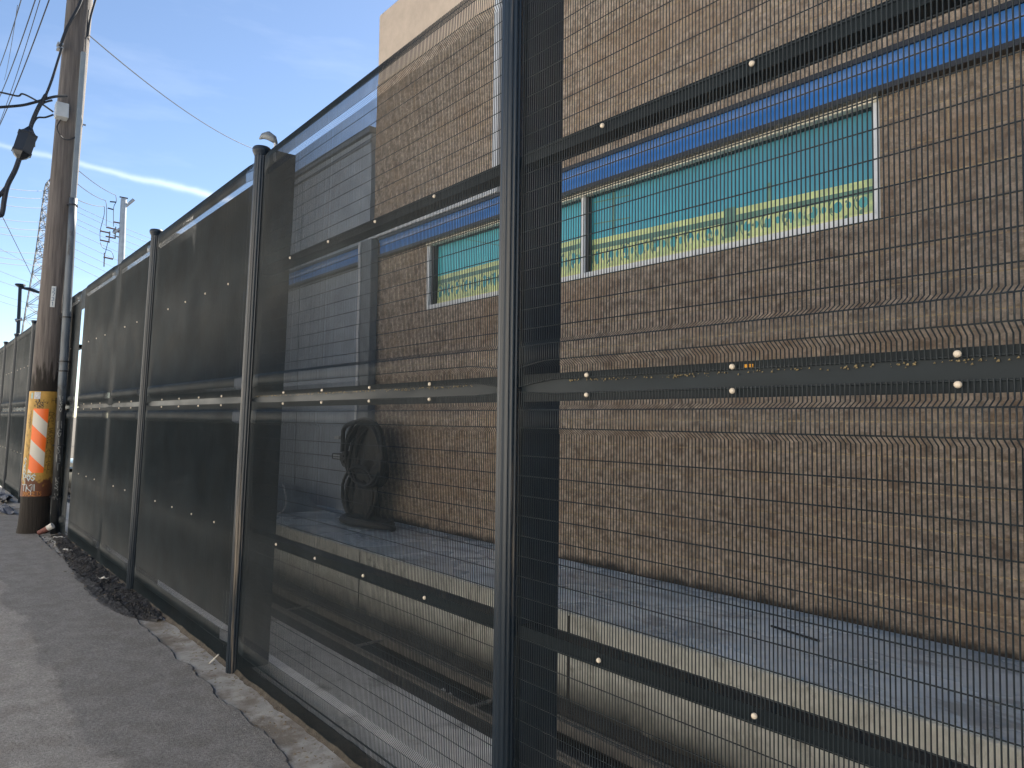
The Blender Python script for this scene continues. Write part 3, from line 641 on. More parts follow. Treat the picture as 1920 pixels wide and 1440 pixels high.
for (a, b_) in bays:
    panel(a-.002, b_+.002, True, 0, 0); panel(a-.002, b_+.002, False, 0, 0)
    a2, b2 = a-.06, b_+.06
    for nm, z0, z1, y1, bz in (('top_rail', EYE+1.048, EYE+1.098, .092, (EYE+1.072,)), ('middle_rail', EYE+.080, EYE+.188, .012, (EYE+.172, EYE+.100)), ('lower_rail', EYE-.858, EYE-.806, .092, (EYE-.826,))):
        mb = WMB(); n = 6; xs_ = np.linspace(a2, b2, n)
        for x0, x1 in zip(xs_[:-1], xs_[1:]):
            mb.add([(x0, .008, z0), (x0, .008, z1), (x0, y1, z1), (x0, y1, z0), (x1, .008, z0), (x1, .008, z1), (x1, y1, z1), (x1, y1, z0)],
                   [(0, 1, 5, 4), (1, 2, 6, 5), (2, 3, 7, 6), (3, 0, 4, 7)])
        rl = mb.build(nm, RAILP, fence)
        cnt = max(1, int(round((a-b_)/.61))-1)
        for z_ in bz:
            for k in range(1, cnt+1):
                x_ = a-k*(a-b_)/(cnt+1)
                if a <= .8 and a > -9: x_ = a-.6096*k-.008
                if a == .72: x_ = a-.6096*k-(.10 if nm != 'middle_rail' else .17)
                if x_ < b_+.1: continue
                p = warp([(x_, -.0045, z_)])[0]
                o = bpy.data.objects.new('bolt', bolt_me); COL.objects.link(o); o.parent = rl; o.location = Vector(p)-wloc(rl)
                o.rotation_euler = (random.uniform(-.08, .08), random.uniform(0, 3), random.uniform(-.08, .08))
# posts: ribbed tube in front, flat rectangular post behind, disc cap
def tube_ribbed(mb, X, yc, z0, z1, r, n=30):
    zs_ = np.linspace(z0, z1, 9); v = []; f = []
    for z_ in zs_:
        for k in range(n*2):
            a = math.pi*k/n; rr = r*(1 if k % 4 < 2 else .94); v.append((X+rr*math.cos(a), yc+rr*math.sin(a), z_))
    m_ = n*2
    for i in range(len(zs_)-1):
        for k in range(m_): f.append((i*m_+k, i*m_+(k+1) % m_, (i+1)*m_+(k+1) % m_, (i+1)*m_+k))
    mb.add(v, f)
for X in posts:
    mb = WMB(); tube_ribbed(mb, X+.002, -.012, -.05, EYE+1.965, .049); pt = mb.build('post', POSTP, fence)
    mb = WMB(); lathe(mb, (X+.002, -.012, EYE+1.965), [(.050, -.03), (.064, 0), (.067, .008), (.066, .028), (.058, .038), (.03, .042)], 28); mb.build('post_cap', BOXP, pt, smooth=False)
    mb = WMB(); mb.box(X-.04, X+.04, .040, .235, -.05, EYE+1.995); mb.build('post_box', BOXP, pt)
    for z_ in (.35, 1.1, 1.9, 2.7, 3.4):
        mb = WMB(); mb.box(X-.028, X+.028, .028, .041, z_, z_+.06); mb.build('bracket', BOXP, pt)
# flat cover strip at the panel seam that has no post cap
mb = WMB(); mb.box(-13.0, -12.68, -.006, -.002, EYE+1.62, EYE+1.93); mb.build('patch_plate', FENCE, fence)
for X in (-10.4,):
    mb = WMB(); mb.box(X-.035, X+.035, .010, .08, -.03, EYE+1.9); mb.build('back_post', BOXP, fence)

# soil and leaves caught along the fence foot
mb = MB(); v = []; f = []; xs2 = np.arange(2, -13, -.05)
for X in xs2:
    y0 = -.015-.07*max(0, nz(X, 0, 2, 40))-.03*abs(nz(X, 0, 9, 41)); h = .030+.014*nz(X, 0, 5, 42)
    v += [(X, y0, -.0125), (X, (y0+.02)/2, max(-.018, h-.02)), (X, .098, max(-.01, h-.024))]
for i in range(len(xs2)-1):
    for k in range(2): f.append((i*3+k, i*3+k+1, (i+1)*3+k+1, (i+1)*3+k))
mb.add(v, f); tag(mb.build('dirt_drift', DIRT), kind='stuff', label='brown dirt drifted along the foot of the fence')
def litter(name, n, xr, yr, zf, mat, s0, s1, label, leaf=True):
    mb = MB()
    for _ in range(n):
        x, y = random.uniform(*xr), random.triangular(yr[0], yr[1], yr[2] if len(yr) > 2 else None); s_ = random.uniform(s0, s1); a = random.uniform(0, 6.28); z = zf(x, y)
        ca_, sa_ = math.cos(a), math.sin(a)
        if leaf: P = [(-1, 0, 0), (0, -.35, .25*random.random()), (1, 0, .3*random.random()), (0, .4, .35*random.random())]; F_ = [(0, 1, 2), (0, 2, 3)]
        else:
            P = [(-.6, -.5, 0), (.6, -.4, 0), (.5, .5, 0), (-.5, .45, 0), (-.4, -.3, .5), (.4, -.3, .6), (.3, .3, .55), (-.35, .3, .45)]
            F_ = [(4, 5, 6, 7), (0, 1, 5, 4), (1, 2, 6, 5), (2, 3, 7, 6), (3, 0, 4, 7)]
        mb.add([(x+s_*(p[0]*ca_-p[1]*sa_), y+s_*(p[0]*sa_+p[1]*ca_), z+s_*p[2]+.002) for p in P], F_)
    return tag(mb.build(name, mat), kind='stuff', label=label)
gz_ = lambda x, y: -.011 if y > edge_y(x) else .002+.006*nz(x, y, .8, 5)
litter('leaf_litter', 900, (-1.5, -13), (-.26, -.0, -.05), gz_, LEAFM, .005, .016, 'dry leaf scraps along the fence foot')
litter('leaf_litter', 350, (-7.5, -14.5), (-.42, .0, -.15), gz_, LEAFM, .008, .03, 'dry leaves and stalks by the pole and fence')
litter('grit', 1200, (0, -14), (-.5, -.0, -.12), gz_, pmat('grit_grey', (.25, .24, .22), .9, var=.4, vscale=90), .002, .006, 'loose grit on the concrete strip', leaf=False)
litter('grit', 900, (0, -14), (-1.6, -.3), gz_, pmat('grit_dark', (.13, .13, .13), .9, var=.4, vscale=90), .002, .005, 'loose grit on the asphalt', leaf=False)
litter('weed_leaves', 120, (-10.5, -13.2), (-.3, .0, -.12), gz_, GREENM, .008, .02, 'small green weed leaves by the pole foot')
# wet dark soil spill by the fence
mb = MB(); v = []; f = []; xw = np.arange(-7.15, -13.2, -.035); m_ = 16
for X in xw:
    lo = float(np.interp(-X, [7.15, 7.4, 7.8, 8.6, 9.6, 11, 12.2, 13.2], [-.10, -.29, -.36, -.40, -.37, -.28, -.22, -.14]))+.035*nz(X, 0, 3, 50)+.02*nz(X, 0, 12, 51)
    hi = -.01-.05*max(0, 7.45-(-X))/.3 if -X < 7.45 else .02
    for k in range(m_+1):
        u_ = k/m_; y_ = lo+(hi-lo)*u_; env = min(1, u_*3.5)
        base = -.012 if y_ > edge_y(float(X))+.01 else .004+.006*nz(X, y_, .8, 5)
        base = base if u_ > 0 else base-.006
        h = .75*env*(.022+.030*nz(X*1.5, y_*3, 2.5, 52)+.018*nz(X*4, y_*6, 4, 53)+.010*nz(X*9, y_*16, 4, 54))
        v.append((X, y_, max(base-.004*(u_ == 0), base+max(h, .003)*(u_ > 0))))
for i in range(len(xw)-1):
    for k in range(m_): q = i*(m_+1)+k; f.append((q, q+1, q+m_+2, q+m_+1))
mb.add(v, f); tag(mb.build('wet_soil_patch', WETDIRT), kind='stuff', label='wet black soil spilled over the asphalt edge at the fence')
litter('soil_clods', 500, (-7.3, -13), (-.36, .0, -.15), lambda x, y: .006, WETDIRT, .006, .02, 'dark clods in the wet soil', leaf=False)

# ------------------------------------------------------------------ utility pole
PB = Vector((-13.66, -.325, 0)); LEAN = .0365
pole = empty('utility_pole', PB, 'brown wooden utility pole with yellow striped plate and grey conduit, leaning beside the fence', 'utility pole')
def pc(z): return Vector((PB.x, PB.y+LEAN*z, z))
mb = MB(); v = []; f = []; n = 40; zs_ = [-.1, 0, .12, .4, .9, 1.5, 2.2, 3, 4, 5, 6, 7, 8.5, 10, 11.5]
for z_ in zs_:
    for k in range(n):
        a = 2*math.pi*k/n; r = .203-.0022*z_+(.02 if z_ < .05 else .008 if z_ < .2 else 0)+.004*nz(math.cos(a)*2, math.sin(a)*2+z_*.15, 2.2, 60)
        c = pc(z_); v.append((c.x+r*math.cos(a), c.y+r*math.sin(a), z_))
for i in range(len(zs_)-1):
    for k in range(n): f.append((i*n+k, i*n+(k+1) % n, (i+1)*n+(k+1) % n, (i+1)*n+k))
f.append(tuple(range((len(zs_)-1)*n, len(zs_)*n)))
mb.add(v, f); shaft = mb.build('shaft', WOOD, pole, smooth=True)
mb = MB(); mb.beam((PB.x+.05, PB.y+LEAN*10.2-1.5, 10.2), (PB.x+.05, PB.y+LEAN*10.2+1.3, 10.2), .1, .12); mb.beam((PB.x+.05, PB.y+LEAN*9.4-1.1, 9.4), (PB.x+.05, PB.y+LEAN*9.4+1.0, 9.4), .1, .12); mb.build('crossarm', WOOD, pole)
# curved sheets on the pole. arc coordinate s: metres along the surface, 0 = facing the camera, + = image right
VA = math.atan2(-1.9-PB.y, 0-PB.x)    # direction pole -> camera
def onpole(s_, z_, off):
    r = .206+off; a = VA+s_/r; c = pc(z_); return (c.x+r*math.cos(a), c.y+r*math.sin(a), z_)
def psheet(s0, s1, z0, z1, off, n=14, m_=6):
    mb = MB(); v = []; f = []
    for j in range(m_+1):
        for i in range(n+1): v.append(onpole(s0+(s1-s0)*i/n, z0+(z1-z0)*j/m_, off))
    for j in range(m_):
        for i in range(n): a = j*(n+1)+i; f.append((a, a+1, a+n+2, a+n+1))
    mb.add(v, f); return mb
pl = psheet(-.31, .33, EYE-1.25, EYE+.375, .006).build('warning_plate', YELLOW, pole, smooth=True)
sm = psheet(-.145, .066, EYE-.885, EYE+.105, .010)
st = sm.build('striped_panel', STRIPE, pl, smooth=True)
uv = st.data.uv_layers.new(name='UVMap')
for li, lp in enumerate(st.data.loops):
    i, j = lp.vertex_index % 15, lp.vertex_index // 15; uv.data[li].uv = (.211*i/14, .99*(1-j/6))
# stroke lettering
FONT = {'A': [[(0, 0), (.5, 1), (1, 0)], [(.2, .4), (.8, .4)]], 'C': [[(1, .85), (.5, 1), (0, .5), (.5, 0), (1, .15)]], 'D': [[(0, 0), (0, 1), (.7, .9), (1, .5), (.7, .1), (0, 0)]],
        'E': [[(1, 1), (0, 1), (0, 0), (1, 0)], [(0, .5), (.8, .5)]], 'G': [[(1, .8), (.5, 1), (0, .5), (.5, 0), (1, .2), (1, .5), (.6, .5)]], 'H': [[(0, 0), (0, 1)], [(1, 0), (1, 1)], [(0, .5), (1, .5)]],
        'I': [[(.5, 0), (.5, 1)]], 'K': [[(0, 0), (0, 1)], [(1, 1), (0, .5), (1, 0)]], 'L': [[(0, 1), (0, 0), (1, 0)]], 'N': [[(0, 0), (0, 1), (1, 0), (1, 1)]], 'O': [[(.5, 1), (0, .5), (.5, 0), (1, .5), (.5, 1)]],
        'P': [[(0, 0), (0, 1), (.9, .9), (.9, .55), (0, .5)]], 'R': [[(0, 0), (0, 1), (.9, .9), (.9, .55), (0, .5), (1, 0)]], 'S': [[(1, .85), (.5, 1), (.1, .75), (.9, .3), (.5, 0), (0, .15)]],
        'T': [[(0, 1), (1, 1)], [(.5, 1), (.5, 0)]], 'X': [[(0, 0), (1, 1)], [(0, 1), (1, 0)]], 'Z': [[(0, 1), (1, 1), (0, 0), (1, 0)]], '1': [[(.3, .8), (.55, 1), (.55, 0)]],
        '3': [[(0, .9), (.6, 1), (.9, .75), (.4, .52), (.95, .28), (.5, 0), (0, .1)]], '7': [[(0, 1), (1, 1), (.4, 0)]], '4': [[(.8, 0), (.8, 1), (0, .35), (1, .35)]], 'B': [[(0, 0), (0, 1), (.8, .9), (.7, .55), (0, .5), (.9, .35), (.8, .05), (0, 0)]], ' ': []}
def strokes(mb, mapf, lines, wd):
    for ln in lines:
        for (p, q) in zip(ln[:-1], ln[1:]):
            dx, dy = q[0]-p[0], q[1]-p[1]; L = math.hypot(dx, dy)
            if L < 1e-6: continue
            nx_, ny_ = -dy/L*wd/2, dx/L*wd/2; ex, ey = dx/L*wd*.3, dy/L*wd*.3
            mb.add([mapf(p[0]-ex+nx_, p[1]-ey+ny_), mapf(p[0]-ex-nx_, p[1]-ey-ny_), mapf(q[0]+ex-nx_, q[1]+ey-ny_), mapf(q[0]+ex+nx_, q[1]+ey+ny_)], [(0, 1, 2, 3)])
def write(mb, mapf, text, x, y, w_, h_, gap, wd, jit=.0, vertical=False):
    for i, ch_ in enumerate(text):
        for ln in FONT[ch_]:
            pts = [(x+p[0]*w_+random.uniform(-jit, jit), y+p[1]*h_+random.uniform(-jit, jit)) for p in ln]
            strokes(mb, mapf, [pts], wd)
        if vertical: y -= h_+gap
        else: x += w_+gap
INKB = pmat('ink_black', (.012, .012, .014), .6); INKW = pmat('paint_pale_blue', (.42, .52, .55), .6); INKO = pmat('paint_orange', (.55, .22, .03), .6); INKG = pmat('paint_grey_white', (.30, .31, .30), .6)
mf = lambda off: (lambda a, b: onpole(a, b, off))
mb = MB(); write(mb, mf(.0085), 'DOCKETS', -.20, EYE-1.235, .030, .060, .009, .006, .003); mb.build('orange_graffiti', INKO, pl)
mb = MB(); write(mb, mf(.0085), 'POS', -.225, EYE-1.00, .055, .085, .012, .014, .004); write(mb, mf(.0085), 'TKI', -.235, EYE-1.165, .07, .10, .012, .011, .006)
write(mb, mf(.0085), 'SB', -.245, EYE-.78, .05, .12, .0, .012, .008, True)
for _ in range(9):
    x_ = random.uniform(-.24, -.05); z_ = EYE-random.uniform(.85, 1.1); strokes(mb, mf(.0085), [[(x_, z_), (x_+.002, z_-random.uniform(.04, .13))]], .005)
mb.build('pale_blue_graffiti', INKW, pl)
mb = MB(); write(mb, mf(.008), 'DARKSCORLAXTSTT', .082, EYE+.0, .075, .058, .006, .006, .004, True)
write(mb, mf(.008), 'HE', .10, EYE+.20, .06, .07, .01, .006, .005); write(mb, mf(.008), 'SGBOB', -.20, EYE+.02, .03, .05, .006, .005, .004, True)
for _ in range(26):
    x_, z_ = random.uniform(-.13, .03), EYE+random.uniform(.12, .24); strokes(mb, mf(.008), [[(x_+random.uniform(-.02, .02), z_+random.uniform(-.03, .03)) for _ in range(4)]], .005)
for _ in range(40):
    x_, z_ = random.uniform(-.26, -.15), EYE-random.uniform(.0, 1.1); strokes(mb, mf(.008), [[(x_+random.uniform(-.015, .015), z_+random.uniform(-.03, .03)) for _ in range(3)]], .004)
tag(mb.build('black_graffiti', INKB, pl), kind='stuff')
STK = pmat('faded_sticker', (.42, .43, .45), .7, var=.5, vscale=60)
psheet(-.155, -.06, EYE+.255, EYE+.365, .0085, 4, 2).build('sticker', STK, pl)
psheet(-.215, -.175, EYE+.26, EYE+.35, .0085, 3, 2).build('sticker', pmat('teal_sticker', (.25, .36, .33), .7, var=.3, vscale=60), pl)
tg = psheet(-.04, .022, EYE+1.70, EYE+2.03, .006, 4, 3).build('number_tag', pmat('tag_white', (.50, .53, .53), .5), pole)
mb = MB(); write(mb, mf(.0075), '3731', -.026, EYE+1.945, .034, .055, .018, .008, 0, True); mb.build('tag_digits', pmat('tag_blue', (.06, .12, .2), .5), tg)
# conduit: fat grey pipe below, slim square guard above
mb = MB(); cx_ = -13.40
mb.tube([(cx_, -.075, -.02), (cx_, -.07, 1.2), (cx_, -.055, 2.4), (cx_, -.035, 3.6), (cx_, -.02, EYE+2.9), (cx_, -.018, EYE+3.46)], [.058, .06, .062, .062, .060, .056], 20); cd = mb.build('conduit', PVC, pole, smooth=True)
mb = MB(); mb.beam((cx_, -.02, EYE+3.46), (cx_, .035, EYE+5.86), .075, .07); mb.build('cable_guard', PVC2, pole, bevel=.008)
for z_ in (.55, 1.35, EYE-.2+.9, EYE+.85, EYE+1.55, EYE+3.35):
    mb = MB(); yc_ = float(np.interp(z_, [0, 3.6, 5.3], [-.075, -.035, -.018])); mb.tube([(cx_, yc_, z_-.012), (cx_, yc_, z_+.012)], .072, 16)
    mb.box(cx_-.2, cx_-.03, yc_-.075, yc_+.075, z_-.012, z_+.012); mb.build('strap', BLACK, cd)
mb = MB(); cf = lambda a, b: (cx_+.0635*math.cos(a/.0635-.14), -.05-.02*(1-b/3.5)+.0635*math.sin(a/.0635-.14), b)
write(mb, cf, 'HGISHT', -.03, 1.62, .05, .11, .02, .006, .006, True); write(mb, cf, 'KSZX', -.025, .78, .045, .08, .01, .006, .008, True); write(mb, cf, 'RSO', -.02, 2.05, .04, .07, .015, .006, .006, True)
tag(mb.build('white_graffiti', INKG, cd), kind='stuff')
# junction box and small cables on the pole
bx = pc(EYE+4.85)
mb = MB(); mb.box(PB.x+.17, PB.x+.36, bx.y-.235, bx.y-.06, EYE+4.70, EYE+4.93); jb = mb.build('junction_box', BOXG, pole, bevel=.01)
mb = MB()
mb.tube(smoothpts([(PB.x+.2, bx.y-.15, EYE+4.70), (PB.x+.28, bx.y-.2, EYE+4.52), (PB.x+.27, bx.y-.1, EYE+4.38), (PB.x+.26, bx.y+.05, EYE+4.45), (PB.x+.27, bx.y+.13, EYE+4.7), (PB.x+.25, bx.y+.12, EYE+5.0), (PB.x+.25, bx.y+.15, EYE+6.1), (PB.x+.23, bx.y+.17, EYE+6.6)], 8), .009, 6)
mb.tube(smoothpts([(PB.x+.22, bx.y-.21, EYE+5.83), (PB.x+.24, bx.y-.12, EYE+6.2), (PB.x+.24, bx.y+.05, EYE+6.7), (PB.x+.24, bx.y+.12, EYE+7.2)], 8), .022, 8)
mb.tube(smoothpts([(PB.x+.25, bx.y+.17, EYE+6.15), (PB.x+.25, bx.y+.2, EYE+6.5), (PB.x+.25, bx.y+.3, EYE+7.0)], 8), .016, 8)
mb.build('riser_cables', CABLE, pole)
mb = MB()
for z_ in (EYE+5.83, EYE+5.9): mb.box(PB.x+.1, PB.x+.24, bx.y-.24, bx.y-.16, z_, z_+.03)
for z_, s_ in ((EYE+4.76, .235), (EYE+2.2, .2), (EYE+1.2, .21), (EYE+6.0, -.215)):
    c = pc(z_); mb.box(c.x+.0, c.x+.03, c.y+min(0, s_), c.y+max(0, s_), z_, z_+.02)
mb.build('pole_hardware', GALV, pole)

# ------------------------------------------------------------------ splice case hanging on its cable
def at(x, y, X):
    d = raydir(x, y); t = X/d.x; return Vector((0, -1.9, EYE))+d*t
Q = lambda x, y, dX=0: at(x, y, -13.3+dX)
sp = empty('cable_splice_case', Q(46, 268), 'black hexagonal cable splice case hanging in the sky left of the pole', 'splice case')
a_, b__ = Q(57, 238), Q(36, 299)
ax = (b__-a_)
mb = MB(); mb.tube([a_, a_+ax*.14, a_+ax*.25, a_+ax*.8, a_+ax*.9, b__], [.03, .08, .14, .14, .10, .03], 6); mb.build('case', BLACK, sp)
mb = MB(); mb.tube([a_+ax*.22, a_+ax*.27], .148, 6); mb.tube([a_+ax*.76, a_+ax*.81], .148, 6); mb.build('clamp_band', RUBBER, sp)
mb = MB(); mb.box(Q(66, 272).x-.02, Q(66, 272).x+.02, Q(66, 272).y-.03, Q(66, 272).y+.0, Q(66, 272).z-.03, Q(66, 272).z+.03); mb.build('tag', pmat('yellow_tag', (.6, .5, .25), .6), sp)
mb = MB()
mb.tube(smoothpts([Q(116, 90), Q(109, 112), Q(97, 150), Q(85, 180), Q(73, 200), Q(63, 222), Q(57, 240)], 6), [.018]*18+[.03]*19, 8)
mb.tube(smoothpts([Q(36, 298), Q(28, 320), Q(14, 348), Q(8, 375), Q(5, 395), Q(0, 404), Q(-20, 400)], 6), .035, 8)
mb.tube(smoothpts([Q(14, 348), Q(5, 360), Q(-20, 385)], 6), .03, 8)
mb.tube(smoothpts([Q(98, 188), Q(84, 192), Q(72, 200), Q(66, 218)], 6), .016, 8)
mb.tube(smoothpts([Q(100, 215), Q(85, 220), Q(70, 221), Q(62, 232)], 6), .014, 8)
mb.build('cable', CABLE, sp)
def wire(name, label, pts, r, group=None, n=5, cat='cable'):
    mb = MB(); mb.tube(pts, r, n); return tag(mb.build(name, CABLE), label, cat, group)
wire('messenger_cable', 'thick black cable reaching left from the pole just below the white box', smoothpts([Q(125, 180, -.1), Q(100, 182), Q(62, 193), Q(30, 199), Q(-60, 205)], 8), .022)
wire('drop_cable', 'looped thin cable crossing left above the thick cable', smoothpts([Q(100, 210), Q(80, 196), Q(60, 184), Q(42, 176), Q(33, 180), Q(0, 173), Q(-50, 166)], 8), .014)
wire('service_drop', 'single thin wire sagging from the pole down behind the fence post cap', sag(at(167, 66, -13.5), at(520, 292, -24), .35, 20), .010)

# ------------------------------------------------------------------ overhead lines along the alley
for i, (x0, y0, x1, y1, r) in enumerate(((48, -30, -12, 150, .009), (76, -30, -12, 205, .010), (84, -30, -12, 258, .007), (103, -30, -14, 262, .011), (33, 10, 8, 150, .005))):
    wire('overhead_wire', ['leftmost long overhead wire crossing the sky above the alley', 'second overhead wire from the left above the alley', 'thin pale overhead wire between two darker ones above the alley', 'overhead wire nearest the wooden pole, running down to the left frame edge', 'faint thin wire at the top left corner of the sky'][i],
         sag(at(x0, y0, -20), at(x1, y1, -38), .25), r*1.5, 'wires over the alley')

# ------------------------------------------------------------------ distant street furniture
def far(x, y, D_):
    d = raydir(x, y); h = math.hypot(d.x, d.y); return Vector((0, -1.9, EYE))+d*(D_/h)
# street lamp
c = far(35, 600, 60); top = far(38, 536, 60); 
lp = empty('street_lamp', (c.x, c.y, 0), 'dark street lamp with flat side arm, behind the fence left of the wooden pole', 'street lamp')
mb = MB(); mb.tube([(c.x, c.y, -.2), (c.x, c.y, top.z)], [.14, .11], 10); mb.build('pole', BOXP, lp)
mb = MB(); mb.tube([(c.x, c.y, top.z-.1), (c.x, c.y, top.z+.02), (c.x, c.y, top.z+.12)], [.12, .32, .30], 12); mb.build('cap', BOXP, lp)
ae = far(74, 546, 59.7); mb = MB(); mb.tube([(c.x, c.y, top.z-.12), (c.x+.3, (c.y+ae.y)/2, top.z-.2), (ae.x, ae.y, top.z-.38)], [.06, .13, .09], 8); mb.build('lamp_arm', BOXP, lp)
mb = MB(); q = far(32, 600, 60); mb.tube([(c.x, c.y-.2, q.z-.05), (c.x, c.y+.2, q.z+.1)], .12, 8); mb.build('junction', GALV, lp)
# galvanised pole with switch arms
sp1 = far(232, 373, 60); st_ = empty('steel_power_pole', (sp1.x, sp1.y, 0), 'pale round steel power pole with switch insulators, seen over the fence', 'power pole')
Pz = lambda x, y: far(x, y, 60)
mb = MB(); mb.tube([(sp1.x, sp1.y, -.2), (sp1.x, sp1.y, sp1.z)], [.30, .20], 14); mb.build('pole', GALV, st_)
def pole_part(nm, segs, r, mat=GALV, n=6):
    for a, b in segs:
        mb = MB(); mb.tube([Pz(*a), Pz(*b)], r, n); mb.build(nm, mat, st_)
pole_part('crossarm', [((234, 388), (251, 374)), ((234, 424), (212, 437))], .11)
INS = pmat('insulator_brown', (.12, .07, .06), .5)
pole_part('insulator', [((213, 416), (233, 420)), ((199, 426), (217, 430)), ((188, 433), (207, 437)), ((198, 443), (217, 447)), ((188, 450), (206, 454)), ((212, 432), (233, 438)), ((194, 482), (212, 486))], .055, INS)
pole_part('insulator', [((206, 378), (217, 379)), ((224, 369), (240, 372)), ((202, 390), (213, 393))], .05, CABLE)
pole_part('bracket', [((233, 416), (231, 437)), ((217, 425), (216, 448)), ((206, 434), (204, 455)), ((196, 474), (195, 500)), ((226, 445), (213, 442))], .045, TOWER)
mb = MB()
for pts in ([(217, 366), (218, 378), (213, 390), (213, 425)], [(198, 376), (200, 390), (199, 424)], [(196, 388), (195, 404), (188, 432), (188, 452)], [(188, 454), (193, 465), (209, 472), (213, 484)], [(202, 455), (197, 476)]):
    mb.tube(smoothpts([Pz(*p) for p in pts], 4), .022, 5)
mb.build('jumper_wire', CABLE, st_)
for i, (a, b) in enumerate((((120, 295), (217, 366)), ((120, 322), (198, 376)), ((120, 360), (196, 387)))):
    wire('feeder_wire', ['upper', 'middle', 'lower'][i]+' of three wires running from the steel power pole up past the wooden pole', sag(far(a[0], a[1], 40), Pz(*b), .2), .022, 'wires to the steel power pole')
# lattice tower
TD = 150
def T(x, y): return far(x, y, TD)
tw = empty('lattice_tower', (T(80, 600).x, T(80, 600).y, 0), 'tall grey lattice transmission tower half hidden behind the wooden pole', 'transmission tower')
c0 = T(71, 600); lat = Vector((-c0.y-1.9, c0.x, 0)).normalized()*-1; dep = Vector((c0.x, c0.y+1.9, 0)).normalized()
if lat.dot(Rv) < 0: lat = -lat
ZT = T(87, 333).z; cc = Vector((c0.x, c0.y, 0)); m_px = TD/F_PX*1.42*.82
def hw(z):   # half width of the body
    return float(np.interp(z, [0, T(80, 600).z, T(80, 478).z, T(80, 350).z, ZT-.2], [3.2, 1.6, 1.0, .75, .3]))
def cx0(z): return float(np.interp(z, [T(80, 600).z, ZT], [-.35, .95]))
def corner(z, a, b): return cc+lat*(hw(z)*a+cx0(z))+dep*(hw(z)*b)+Vector((0, 0, z))
lv = [0, 8, 14, T(80, 600).z, T(80, 575).z, T(80, 545).z, T(80, 515).z, T(80, 490).z, T(80, 470).z, T(80, 450).z, T(80, 430).z, T(80, 412).z, T(80, 394).z, T(80, 376).z, T(80, 360).z, T(80, 346).z]
for (a, b) in ((-1, -1), (1, -1), (1, 1), (-1, 1)):
    mb = MB(); mb.tube([corner(z_, a, b) for z_ in lv]+[cc+lat*cx0(ZT)+Vector((0, 0, ZT))], .10, 4); mb.build('leg', TOWER, tw)
mb = MB()
for z0_, z1_ in zip(lv[:-1], lv[1:]):
    for (a, b), (c_, d_) in (((-1, -1), (1, -1)), ((1, -1), (1, 1)), ((1, 1), (-1, 1)), ((-1, 1), (-1, -1))):
        mb.tube([corner(z0_, a, b), corner(z1_, c_, d_)], .055, 4); mb.tube([corner(z0_, c_, d_), corner(z1_, a, b)], .055, 4); mb.tube([corner(z1_, a, b), corner(z1_, c_, d_)], .05, 4)
tag(mb.build('bracing', TOWER, tw), kind='stuff')
arms = [T(80, y).z for y in (362, 416, 474)]
for z_ in arms:
    for sg in (-1, 1):
        mb = MB(); tip = cc+lat*cx0(z_)+dep*sg*5+Vector((0, 0, z_))
        for a in (-1, 1): mb.tube([corner(z_, a, sg), tip], .07, 4); mb.tube([corner(z_+2.2, a, sg), tip], .06, 4)
        mb.build('arm', TOWER, tw)
# transmission wires: towards the left frame edge, and away to the right
k = 0
for (yl, yt, yr0, yr1) in ((346, 358, 386, 470), (362, 372, 396, 480), (378, 390, 410, 492), (406, 416, 420, 505), (421, 431, 436, 520), (434, 444, 452, 536), (467, 474, 468, 552), (479, 487, 484, 566), (490, 497, 500, 584)):
    wire('transmission_wire', 'transmission wire running left from the lattice tower, number %s of the nine counted downwards' % ['one', 'two', 'three', 'four', 'five', 'six', 'seven', 'eight', 'nine'][k],
         sag(far(-60, yl-8, 110), T(84, yt), .4), .036, 'transmission wires on the left', 4)
    wire('transmission_wire', 'transmission wire between the wooden pole and the fence top, number %s of nine counted downwards' % ['one', 'two', 'three', 'four', 'five', 'six', 'seven', 'eight', 'nine'][k],
         sag(T(110, yr0-16), far(390, yr1+10, 190), 1.0), .038, 'transmission wires on the right', 4); k += 1
for i, (p, q) in enumerate((((-20, 455), (130, 525)), ((-20, 500), (130, 548)), ((-20, 520), (130, 560)), ((-20, 545), (120, 580)), ((-20, 558), (120, 592)))):
    wire('distribution_wire', ['highest', 'second highest', 'middle', 'second lowest', 'lowest'][i]+' of the five faint thin wires low on the left', sag(far(p[0], p[1], 120), far(q[0], q[1], 210), .5), .028, 'faint low wires on the left', 4)
wire('guy_wire', 'steep thin guy wire crossing in front of the lattice tower', [far(4, 405, 45), far(62, 522, 60)], .018)

# small lamp on the second post
c = Vector(warp([(-5.45+.11, .02, EYE+2.0)])[0])
fl = empty('post_lamp', c, 'small grey lamp head on a short stem beside the second post cap', 'lamp')
mb = MB(); mb.tube([c+Vector((.02, .02, -.12)), c+Vector((.02, .02, .035))], .010, 8); mb.build('stem', LGREY, fl)
mb = MB(); mb.tube([c+Vector((.025, .03, .01)), c+Vector((.01, .01, .045)), c+Vector((-.035, -.01, .078)), c+Vector((-.085, -.03, .085)), c+Vector((-.12, -.045, .07))], [.010, .028, .032, .022, .006], 12); mb.build('lamp_head', TRIMG, fl, smooth=True)

